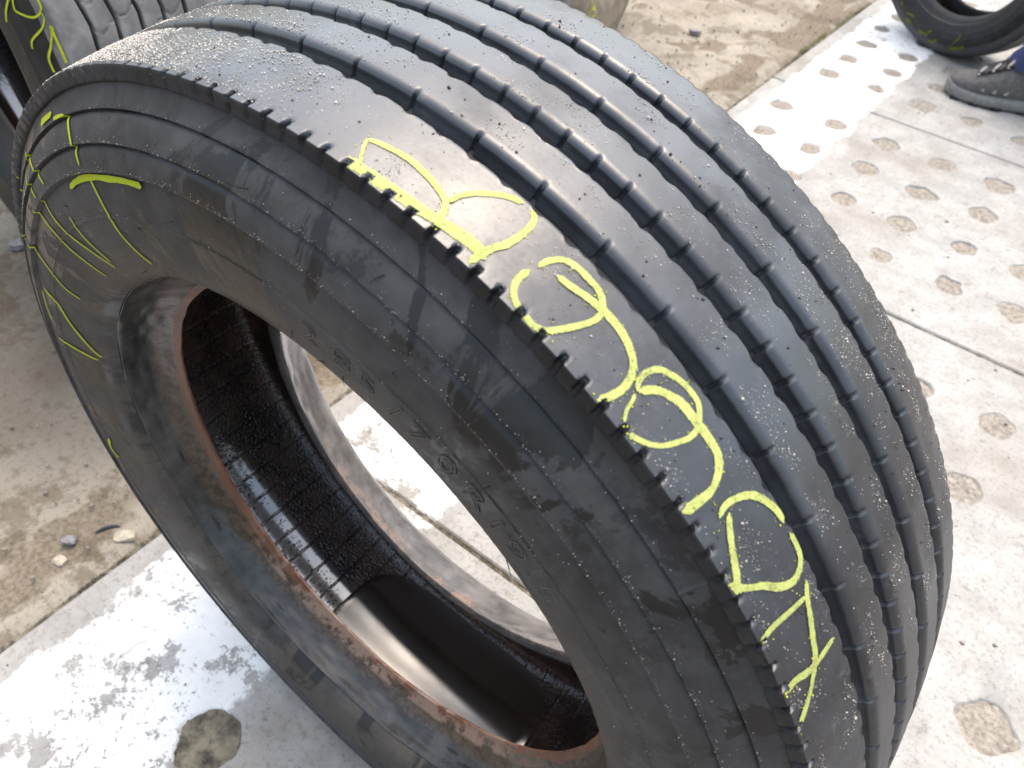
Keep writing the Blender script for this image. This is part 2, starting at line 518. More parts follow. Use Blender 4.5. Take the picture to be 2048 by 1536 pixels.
XL = -0.478
make_slab(XL, 1.30, -0.95, 0.193, [-0.328 + 0.153 * k for k in range(11)], [-0.86, -0.70, -0.545, -0.385, -0.230, -0.075, 0.085], 0.036, 0.0, 1, lambda x, y: (y < -0.3 and x < 0.3) or (y > -0.2 and x < -0.1))
make_slab(XL, 1.30, 0.207, 1.183, [-0.300 + 0.1505 * k for k in range(10)], [0.29, 0.435, 0.637, 0.824, 1.018], 0.0345, 0.0, 2, lambda x, y: (x > 0.55 and 0.5 < y < 0.9) or (x < 0.2 and y < 0.6))
make_slab(XL, 1.30, 1.197, 1.998, [-0.345 + 0.1465 * k for k in range(11)], [1.375, 1.535, 1.70, 1.866], 0.0345, -0.075, 3)
make_slab(XL, 1.30, 2.010, 2.86, [-0.365 + 0.1405 * k for k in range(11)], [2.150, 2.290, 2.432, 2.575, 2.72], 0.0335, 0.0, 4)
make_slab(XL, 1.30, 2.874, 3.75, [-0.365 + 0.1405 * k for k in range(11)], [3.02, 3.165, 3.31, 3.455, 3.60], 0.0335, 0.0, 5)

# sand and dirt packed into the joints
def joint_strip(x0, x1, y0, y1, seed, dz=0.0):
    lx, ly = x1 - x0, y1 - y0
    nx, ny = (max(2, int(lx / 0.012)), 5) if lx > ly else (5, max(2, int(ly / 0.012)))
    X, Y = np.meshgrid(np.linspace(x0, x1, nx), np.linspace(y0, y1, ny), indexing='ij')
    Z = -0.0085 + dz + 0.008 * fbm2(X * 45, Y * 45, seed, 4, 0.6)
    i = np.arange(nx * ny).reshape(nx, ny)
    f = np.stack([i[:-1, :-1].ravel(), i[1:, :-1].ravel(), i[1:, 1:].ravel(), i[:-1, 1:].ravel()], 1)
    mesh_obj('joint_filling', np.stack([X.ravel(), Y.ravel(), Z.ravel()], 1), f, M['joint'], pavement, sharp=None)
for q, yj in enumerate((0.200, 1.190, 2.004, 2.867)):
    joint_strip(XL, 1.30, yj - 0.012, yj + 0.012, 500 + q)
joint_strip(-0.4925, -0.476, -0.95, 3.75, 520, -0.004)

# old cast concrete left of the joint: one uneven, spalled sheet
def worn_sheet():
    xs = np.concatenate([np.arange(-3.6, -1.6, 0.03), np.arange(-1.6, -0.4905, 0.0105), [-0.4905]])
    ys = np.concatenate([np.arange(-1.3, 1.6, 0.011), np.arange(1.6, 4.2, 0.022)])
    X, Y = np.meshgrid(xs, ys, indexing='ij')
    big = fbm2(X * 3.1 + 7, Y * 3.1 + 3, 11, 4)
    med = fbm2(X * 11, Y * 11 + 5, 23, 4, 0.6)
    fine = fbm2(X * 55, Y * 55, 31, 3, 0.6)
    sp = np.clip((big * 0.6 + med * 0.55 - 0.585) * 9, 0, 1)        # spalled patches
    edge = np.clip((X + 0.60) / 0.10, 0, 1)                            # crumbled along the joint
    dirtb = np.exp(-((X + 0.575 + 0.03 * (med - .5)) / 0.05) ** 2) * np.clip((fbm2(X * 4, Y * 6, 77, 3) - 0.35) * 5, 0, 1)
    # cracks: thin valleys along zero lines of warped noise
    c1 = np.abs(fbm2(X * 2.3 + 2 * med * 0.15, Y * 1.5 + 9, 51, 3) - 0.5)
    crack = np.exp(-(c1 / 0.006) ** 2)
    z = -0.004 + 0.006 * (big - 0.5) + 0.003 * (med - 0.5) + 0.0022 * (fine - 0.5) - 0.006 * sp * (0.6 + 0.8 * (fine - 0.3)) - 0.004 * dirtb - 0.004 * crack
    z -= 0.010 * np.clip((X + 0.515) / 0.02, 0, 1)
    wear = np.clip(sp * 0.9 + dirtb * 0.8 + crack * 0.7, 0, 1)
    moss = np.clip(np.exp(-((X + 0.497) / 0.018) ** 2) * np.clip((fbm2(X * 3, Y * 5 + 4, 91, 2) - 0.35) * 4, 0, 1)
                   + 0.9 * np.exp(-((X + 1.15) / 0.3) ** 2 - ((Y - 0.28) / 0.12) ** 2), 0, 1)
    nx, ny = X.shape
    i = np.arange(nx * ny).reshape(nx, ny)
    f = np.stack([i[:-1, :-1].ravel(), i[1:, :-1].ravel(), i[1:, 1:].ravel(), i[:-1, 1:].ravel()], 1)
    return mesh_obj('cast_concrete', np.stack([X.ravel(), Y.ravel(), z.ravel()], 1), f, M['worn'], pavement, sharp=None,
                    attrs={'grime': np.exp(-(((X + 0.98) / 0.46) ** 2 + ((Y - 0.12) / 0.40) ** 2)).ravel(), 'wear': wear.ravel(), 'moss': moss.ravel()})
worn_sheet()

# ------------------------------------------------------------------ tyre building kit (axis along local Y)
def revolve(name, prof, N, mat, parent, disp=None, sharp=35, closed=True, th0=0.0, th1=2 * PI, midx=None):
    """surface of revolution; prof = list of (y, r, ...tags); disp(T, Y, R, tags) -> Y, R"""
    pr = np.array([p[:2] for p in prof], dtype=float)
    tags = np.array([list(p[2:]) for p in prof], dtype=float) if len(prof[0]) > 2 else None
    th = np.arange(N) * (th1 - th0) / (N if closed else N - 1) + th0
    T = np.repeat(th[:, None], len(pr), 1)
    Y = np.repeat(pr[None, :, 0], N, 0).copy()
    R = np.repeat(pr[None, :, 1], N, 0).copy()
    if disp is not None:
        Y, R = disp(T, Y, R, tags)
    v = np.stack([R * np.cos(T), Y, R * np.sin(T)], -1).reshape(-1, 3)
    m = len(pr)
    i = np.arange(N * m).reshape(N, m)
    if closed: i2 = np.roll(i, -1, 0)
    else: i2 = i[1:]; i = i[:-1]
    f = np.stack([i[:, :-1].ravel(), i[:, 1:].ravel(), i2[:, 1:].ravel(), i2[:, :-1].ravel()], 1)
    o = mesh_obj(name, v, f, mat, parent, sharp=sharp)
    if midx is not None:
        o.data.polygons.foreach_set('material_index', np.tile(np.asarray(midx, dtype=np.int32), len(i)))
    return o

def win(T, pitch, ref, half, soft=0.35):
    """periodic window in angle: 1 inside a slot, 0 outside"""
    d = np.abs(np.mod(T - ref + pitch / 2, pitch) - pitch / 2)
    return np.clip((half * (1 + soft) - d) / (2 * soft * half), 0, 1)

def lin(a, b, n):
    return [tuple(a[k] + (b[k] - a[k]) * i / n for k in range(len(a))) for i in range(n)]

def smoothprof(pts, n):
    """Catmull-Rom through 2D points"""
    P = [pts[0]] + list(pts) + [pts[-1]]
    out = []
    for a, b, c, d in zip(P[:-3], P[1:-2], P[2:-1], P[3:]):
        for k in range(n):
            t = k / n
            out.append(tuple(0.5 * (2 * b[q] + (c[q] - a[q]) * t + (2 * a[q] - 5 * b[q] + 4 * c[q] - d[q]) * t * t
                                    + (3 * b[q] - a[q] - 3 * c[q] + d[q]) * t ** 3) for q in range(2)))
    out.append(tuple(pts[-1]))
    return out

# ------------------------------------------------------------------ the main tyre
TR = 0.4457                                    # tread radius, tyre stands on the ground
tire = tag(empty('truck_tire', (0, 0, TR)), 'big worn black truck tire with yellow chalk writing, standing upright in front', 'tire')
N = 3024
CR = lambda y: 0.4457 - 0.0087 * (abs(y) / 0.1142) ** 2.0            # crown radius
FLOOR = 0.0105
P126, P63, P191 = 2 * PI / 126, 2 * PI / 63, 2 * PI / 191
ribs = [(-0.1142, -0.0625), (-0.0500, -0.0213), (-0.0090, 0.0194), (0.0315, 0.0625), (0.0735, 0.1142)]
slot = {1: (P63, 1.249, 1.0), 2: (P126, 1.187, 1.0), 3: (P63, 1.3012, 1.0), 4: (P126, 1.3114, 1.0)}
edge = {0: (P126, 1.0783), 1: (P126, 0.8417), 2: (P126, 1.2162), 3: (P126, 1.28), 4: (P191, 1.1535)}

def rib_profile(k, ya, yb):
    """tags: near-wall weight, far-edge weight, near-shoulder weight, far-shoulder weight, top"""
    L = []
    if k == 0:
        L += [(-0.1135, 0.4262, 0, 0, 0.0, 0, 0), (-0.1152, 0.4272, 0, 0, .15, 0, 0)]
        L += lin((-0.1156, 0.4280, 0, 0, .35, 0, 0), (-0.1147, 0.4358, 0, 0, 1, 0, 0), 6)
        L += [(-0.1146, 0.4362, 0, 0, 1, 0, 0), (-0.1139, 0.43695, 0, 0, 1, 0, 0), (-0.1125, 0.4372, 0, 0, .8, 0, 0), (-0.1110, CR(-0.111), 0, 0, .45, 0, 0), (-0.1090, CR(-0.109), 0, 0, .1, 0, 0)]
        y0 = -0.1075
    else:
        L += lin((ya - 0.0025, CR(ya) - FLOOR, 1, 0, 0, 0, 0), (ya, CR(ya) - 0.0056, 1, 0, 0, 0, 0), 3)
        for q in range(8):
            a = q / 7 * PI / 2
            L.append((ya + 0.0062 * (1 - math.cos(a)), CR(ya + .006) - 0.0056 * (1 - math.sin(a)), 1 - 0.95 * (q / 7) ** 2, 0, 0, 0, 0.2 * q / 7))
        y0 = ya + 0.0080
    y1 = yb - (0.0070 if k == 4 else 0.0022)
    n = 15
    for q in range(n):
        y = y0 + (y1 - y0) * q / (n - 1)
        L.append((y, CR(y), 0, 0.25 if q == n - 1 else 0, 0, 0, 1))
    if k < 4:
        L += [(yb - 0.0009, CR(yb), 0, 1, 0, 0, 0.6), (yb - 0.0001, CR(yb) - 0.0006, 0, 1, 0, 0, 0), (yb, CR(yb) - 0.0018, 0, .95, 0, 0, 0)]
        L += [(yb + 0.0004, CR(yb) - 0.0045, 0, .7, 0, 0, 0), (yb + 0.0012, CR(yb) - FLOOR, 0, .3, 0, 0, 0)]
    else:
        L += [(0.1090, CR(.109), 0, 0, 0, .1, 0), (0.1110, CR(.111), 0, 0, 0, .45, 0), (0.1125, 0.4372, 0, 0, 0, .8, 0), (0.1139, 0.43695, 0, 0, 0, 1, 0), (0.1146, 0.4362, 0, 0, 0, 1, 0)]
        L += lin((0.1147, 0.4358, 0, 0, 0, 1, 0), (0.1156, 0.4280, 0, 0, 0, .35, 0), 6)
        L += [(0.1156, 0.4280, 0, 0, 0, .3, 0), (0.1152, 0.4272, 0, 0, 0, .15, 0), (0.1135, 0.4262, 0, 0, 0, 0, 0)]
    return L

def rib_disp(k):
    def d(T, Y, R, tg):
        ph = T / (2 * PI)
        wn_, wf, ws, wfs, top = (tg[None, :, q] for q in range(5))
        lump = vnoise2(ph * 150, Y * 40, 5 + k, 150) - 0.5
        Y = Y + 0.0005 * (vnoise2(ph * 400, 0 * Y + 3.3, 40 + k, 400) - .5) * (wf + wn_ * .6)
        R = R + 0.0005 * lump * top
        if k in slot:
            p, ref, s = slot[k]
            w = win(T, p, ref, 0.0029, 0.4) * wn_
            Y = Y + 0.0024 * w
            R = R - 0.0006 * w
        if k < 4:
            p, ref = edge[k]
            sc = win(T, p, ref, 0.0075, 0.8)
            wob = 0.5 + 1.0 * vnoise2(ph * 63, 0 * Y + 1.7, 60 + k, 63)
            Y = Y - 0.0019 * sc * wf * wob
            # chipped arris
            ch = np.clip(vnoise2(ph * 500, 0 * Y + 8.1, 80 + k, 256) - 0.80, 0, 1) * 5
            Y = Y - 0.0010 * ch * wf
        if k == 0:
            # slanted scoops along the shoulder
            sl = (Y + 0.1142) * 0.25 + (0.437 - R) * 0.35
            jit = 0.0016 * (vnoise2(np.floor((T - 1.1535) / P191 + 0.5) * 3.7, 0 * Y + .5, 99) - .5)
            w = win(T + sl + jit, P191, 1.1535, 0.0042, 0.3)
            fresh = 0.75 + 0.5 * vnoise2(ph * 40, 0 * Y, 3, 40)
            Y = Y + 0.0046 * w * ws * fresh
            R = R - 0.0020 * w * np.clip(ws * 1.3, 0, 1) * (R > 0.434) * fresh
        if k == 4:
            w = win(T, P191, 1.15, 0.0062, 0.22)
            Y = Y - 0.0008 * w * wfs
            R = R - 0.0002 * w * wfs * (R > 0.434)
        return Y, R
    return d

for k, (ya, yb) in enumerate(ribs):
    L = rib_profile(k, ya, yb)
    if k == 0:
        revolve('shoulder_band', L[:10], N, M['shoulder'], tire, rib_disp(k), sharp=48)
        L = L[9:]
    # the walls of the grooves are dull and dark, the worn running face is wet
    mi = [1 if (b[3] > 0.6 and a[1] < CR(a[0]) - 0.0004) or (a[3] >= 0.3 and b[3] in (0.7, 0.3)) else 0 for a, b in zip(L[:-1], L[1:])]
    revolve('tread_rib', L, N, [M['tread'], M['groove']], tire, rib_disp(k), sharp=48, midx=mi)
for k in range(4):
    a, b = ribs[k][1], ribs[k + 1][0]
    L = [(a + 0.0005, CR(a) - FLOOR + .001), (a + 0.0012, CR(a) - FLOOR + 0.0002), (a + .0025, CR(a) - FLOOR - 0.0006), ((a + b) / 2, CR(a) - FLOOR - .0009), (b - .0025, CR(b) - FLOOR - 0.0006), (b - 0.0015, CR(b) - FLOOR + 0.0002), (b - .0005, CR(b) - FLOOR + .001)]
    def gd(T, Y, R, tg, k=k):
        tie = win(T, P63 * 3, 1.2, 0.012, 0.3)
        return Y, R + 0.0028 * tie * (np.abs(Y - (ribs[k][1] + ribs[k + 1][0]) / 2) < .0028) + 0.0007 * (vnoise2(T / (2 * PI) * 300, Y * 300, 7 + k, 300) - .5)
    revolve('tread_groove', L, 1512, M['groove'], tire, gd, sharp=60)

# near sidewall: four moulded steps, then the belly down to the bead heel
SW = [(-0.1180, 0.2895), (-0.1270, 0.2960), (-0.1325, 0.3050), (-0.1360, 0.3180), (-0.1380, 0.3320), (-0.1386, 0.3450)]
def side_profile(sg):
    low = smoothprof(SW, 5)
    L = list(low)
    L += [(-0.1391, 0.3454), (-0.1393, 0.3460)]
    L += smoothprof([(-0.1387, 0.3466), (-0.1385, 0.356), (-0.1373, 0.366), (-0.1352, 0.3750)], 4)
    L += [(-0.1366, 0.3760), (-0.1383, 0.3768)]
    L += smoothprof([(-0.1383, 0.3773), (-0.1364, 0.384), (-0.1338, 0.3900), (-0.1304, 0.3930)], 4)
    L += [(-0.1318, 0.3939), (-0.1334, 0.3946)]
    L += smoothprof([(-0.1333, 0.3951), (-0.1285, 0.4025), (-0.1230, 0.4090), (-0.1196, 0.4110)], 4)
    L += [(-0.1209, 0.4119), (-0.1222, 0.4127)]
    L += smoothprof([(-0.1220, 0.4131), (-0.1172, 0.4195), (-0.1138, 0.4255), (-0.1132, 0.4262)], 4)
    if sg < 0: L = [(-a, b) for a, b in reversed(L)]
    return L
def side_disp(seed, sg):
    def d(T, Y, R, tg):
        ph = T / (2 * PI)
        Y = Y - sg * 0.0010 * (vnoise2(ph * 24, R * 60, seed, 24) - .5) - sg * 0.00025 * (vnoise2(ph * 500, R * 700, seed + 1, 250) - .5)
        # two radial mould seams
        s = np.exp(-(((T - 1.1185 + 0.05 * (R - .377)) * R / 0.0009)) ** 2) * ((R > 0.343) & (R < 0.412))
        s2 = np.exp(-(((T - 0.7835) * R / 0.0008)) ** 2) * (R > 0.412)
        if sg > 0: Y = Y + 0.0007 * s - 0.0008 * s2
        return Y, R
    return d
revolve('sidewall', side_profile(1), 3024, M['side'], tire, side_disp(3, 1), sharp=50)
FS = list(reversed(smoothprof([(0.0890, 0.2895), (0.0915, 0.300), (0.0975, 0.318), (0.1070, 0.338), (0.1150, 0.355), (0.1200, 0.372), (0.1225, 0.390), (0.1205, 0.405), (0.1162, 0.418), (0.1132, 0.4262)], 5)))
revolve('sidewall', FS, 756, M['side'], tire, side_disp(4, -1), sharp=50)
FB = [(0.0404, 0.2488), (0.046, 0.2525), (0.056, 0.2580), (0.070, 0.2645), (0.0820, 0.2715), (0.0875, 0.2800), (0.0890, 0.2895)]
NB = [(-0.1180, 0.2895), (-0.1165, 0.2885), (-0.105, 0.2855), (-0.0985, 0.2832), (-0.0923, 0.2805), (-0.0835, 0.2735), (-0.0765, 0.2655), (-0.0728, 0.2603)]
def bead_disp(seed):
    def d(T, Y, R, tg):
        ph = T / (2 * PI)
        return (Y + 0.0016 * (vnoise2(ph * 40, R * 120, seed, 40) - .5), R + 0.0018 * (vnoise2(ph * 90, Y * 160, seed + 1, 90) - .5) + 0.0030 * (vnoise2(ph * 9, 0 * Y, seed + 2, 9) - .5) * np.clip((0.2895 - R) / .02, 0, 1))
    return d
near_in = [(-0.0720, 0.2600), (-0.0690, 0.2620), (-0.0680, 0.2670), (-0.0705, 0.2770), (-0.079, 0.2920)]
far_in = [(0.0392, 0.2490), (0.0378, 0.2540), (0.0400, 0.2660), (0.0500, 0.2850), (0.062, 0.300)]
# a ridge line near the heel, then seat, toe and the roll into the cavity
nb = smoothprof(NB + near_in, 4)
fb = smoothprof(list(reversed(far_in)) + FB, 4)
revolve('bead', list(reversed(nb)), 1134, M['bead'], tire, bead_disp(5), sharp=60)
revolve('bead', list(reversed(fb)), 1134, M['far_bead'], tire, bead_disp(6), sharp=60)
LIN = [(0.062, 0.300), (0.076, 0.323), (0.093, 0.352), (0.101, 0.377), (0.1020, 0.398), (0.094, 0.4120), (0.075, 0.4175), (0.03, 0.4215), (0, 0.4238), (-0.03, 0.4255), (-0.075, 0.4262), (-0.098, 0.4200), (-0.1130, 0.403), (-0.1190, 0.377), (-0.112, 0.346), (-0.096, 0.316), (-0.079, 0.2920)]
def liner_disp(T, Y, R, tg):
    ph = T / (2 * PI)
    w = win(T + 0.10 * Y, 2 * PI / 84, 0.0, 0.0022, 0.5) * np.clip((R - 0.33) / .03, 0, 1)
    return Y, R - 0.0011 * w
LINS = smoothprof(LIN, 6)
revolve('inner_liner', LINS, 2760, M['liner'], tire, liner_disp, sharp=None)

# ---- moulded size lettering on the near sidewall
def prof_y(r):
    pts = sorted([(b, a) for a, b in side_profile(1)])
    return float(np.interp(r, [p[0] for p in pts], [p[1] for p in pts]))
LET = [('2', 1.4173), ('8', 1.3384), ('5', 1.2781), ('/', 1.2096), ('7', 1.1560), ('0', 1.0862), ('R', 1.0174), ('1', 0.9583), ('9', 0.904), ('.', 0.8530), ('5', 0.811)]
def glyph_mesh(ch):
    cu = bpy.data.curves.new('glyph', 'FONT')
    cu.body = ch
    cu.size = 0.0235
    cu.align_x = 'CENTER'
    cu.resolution_u = 5
    cu.fill_mode = 'NONE'
    cu.bevel_depth = 0.00036
    cu.bevel_resolution = 1
    o = bpy.data.objects.new('glyph', cu)
    col.objects.link(o)
    bpy.context.view_layer.update()
    me = bpy.data.meshes.new_from_object(o.evaluated_get(bpy.context.evaluated_depsgraph_get()))
    v = np.zeros(len(me.vertices) * 3); me.vertices.foreach_get('co', v)
    f = [tuple(p.vertices) for p in me.polygons]
    bpy.data.objects.remove(o); bpy.data.curves.remove(cu); bpy.data.meshes.remove(me)
    return v.reshape(-1, 3), f
for ch, th in LET:
    v, f = glyph_mesh(ch)
    out = []
    for (x, y, z) in v:
        r = 0.3235 + y * 0.95
        t = th - x * 1.25 / 0.334
        out.append((r * math.cos(t), prof_y(r) - 0.0002 + (-z if z > 0 else -z), r * math.sin(t)))
    mesh_obj('moulded_character', out, f, M['letter'], tire, sharp=None)

# ---- rubber vent hairs left from the mould
def vent_hairs():
    r = np.random.default_rng(44)
    V = []; F = []
    spots = [(1.16, 0.2915), (1.335, 0.315), (1.385, 0.312), (1.47, 0.318), (1.24, 0.36), (1.62, 0.37), (1.02, 0.355), (0.93, 0.335), (0.87, 0.30), (1.75, 0.355), (1.31, 0.405), (1.05, 0.40), (0.74, 0.36), (1.90, 0.34), (0.66, 0.395), (1.55, 0.40), (2.2, 0.36), (2.05, 0.30)]
    for (t, rr) in spots:
        p = np.array([rr * math.cos(t), prof_y(rr), rr * math.sin(t)])
        rad = np.array([math.cos(t), 0, math.sin(t)]); tan = np.array([-math.sin(t), 0, math.cos(t)])
        d = np.array([0, -1.0, 0]) * 0.5 + rad * r.normal() * 0.6 + tan * r.normal() * 0.8
        if rr < 0.295: d = -rad * 1.0 + tan * 0.3 + np.array([0, -0.4, 0])
        d /= np.linalg.norm(d); bend = tan * r.normal() * 0.5 + rad * r.normal() * 0.4
        L = 0.007 + 0.006 * r.random(); b = len(V); n = 6
        for k in range(n):
            u = k / (n - 1); c = p + d * L * u + bend * L * u * u * 0.6; w = 0.00042 * (1 - 0.6 * u)
            s1 = np.cross(d, [0.3, 0.5, 0.8]); s1 /= np.linalg.norm(s1); s2 = np.cross(d, s1)
            for q in range(3):
                a = 2 * PI * q / 3
                V.append(c + (s1 * math.cos(a) + s2 * math.sin(a)) * w)
        for k in range(n - 1):
            for q in range(3):
                F.append((b + k * 3 + q, b + k * 3 + (q + 1) % 3, b + (k + 1) * 3 + (q + 1) % 3, b + (k + 1) * 3 + q))
    o = mesh_obj('vent_hairs', V, F, M['groove'], tire)
    o['kind'] = 'stuff'
vent_hairs()

# ---- chalk writing: ribbons laid on the rubber
def tread_r(y): return CR(y)
def chalk_ribbon(strokes, name, mat, label):
    V = []; F = []; UV = []
    for w, pts in strokes:
        w = w / 1000 * (1.45 if w > 2.3 else 1.4)
        on_tread = pts[len(pts) // 2][2] > 0.4275 and pts[len(pts) // 2][1] > -0.1139
        # unroll: (arc length, across) coordinates
        P = [(t, y if on_tread else r) for t, y, r in pts]
        if on_tread: P = [(t, max(y, -0.1132)) for t, y in P]
        RR = 0.44 if on_tread else None
        fine = smoothprof(P, 14)
        c = np.array(fine)
        rad = np.full(len(c), 0.44) if on_tread else c[:, 1]
        xy = np.stack([c[:, 0] * rad.mean(), c[:, 1]], 1)
        seg = np.concatenate([[0], np.cumsum(np.hypot(*np.diff(xy, axis=0).T))])
        keep = np.concatenate([[True], np.diff(seg) > 1e-7]); xy = xy[keep]; seg = seg[keep]
        n = max(6, int(seg[-1] / 0.0008))
        s = np.linspace(0, seg[-1], n)
        x = np.interp(s, seg, xy[:, 0]); y = np.interp(s, seg, xy[:, 1])
        tx = np.gradient(x); ty = np.gradient(y); L = np.hypot(tx, ty); tx /= L; ty /= L
        ww = w * (0.72 + 0.5 * (0.8 * vnoise2(s * 70, s * 0 + w * 900, 17) + 0.2 * vnoise2(s * 420, s * 0 + w * 700, 18)))
        taper = np.clip(np.minimum(s, s[-1] - s) / (w * 0.5), 0.35, 1)
        ww = ww * taper
        m = 7
        base = len(V)
        pts3 = np.zeros((n, m, 3)); cy = np.zeros((n, m)); ct = np.zeros((n, m))
        for j in range(m):
            q = (j / (m - 1) - 0.5)
            px = x - ty * ww * q; py = y + tx * ww * q
            t = px / rad.mean()
            if on_tread:
                rr = np.array([CR(a) for a in py]) + 0.0006; yy = py
                rr = np.where(py < -0.1105, rr - (-0.1105 - py) * 0.16, rr)
            else:
                rr = py; yy = np.array([prof_y(a) for a in py]) - 0.0011
            pts3[:, j] = np.stack([rr * np.cos(t), yy, rr * np.sin(t)], 1)
            cy[:, j] = py; ct[:, j] = t
        for i in range(n):
            for j in range(m):
                V.append(pts3[i, j]); UV.append((s[i] * 100, j / (m - 1)))
        for i in range(n - 1):
            for j in range(m - 1):
                ym = (cy[i, j] + cy[i + 1, j + 1]) / 2; tm = (ct[i, j] + ct[i + 1, j + 1]) / 2
                if on_tread:
                    sl = (ym + 0.1142) * 0.25
                    if ym < -0.1092 and float(win(np.array(tm + sl), P191, 1.1535, 0.0068, 0.05)) > 0.5: continue
                    if ym < -0.1136 or ym > -0.0632: continue
                a = base + i * m + j
                F.append((a, a + m, a + m + 1, a + 1))
    if F:
        o = mesh_obj(name, V, F, mat, tire, sharp=None, uv=UV)
        if label: o['label'] = label
        return o
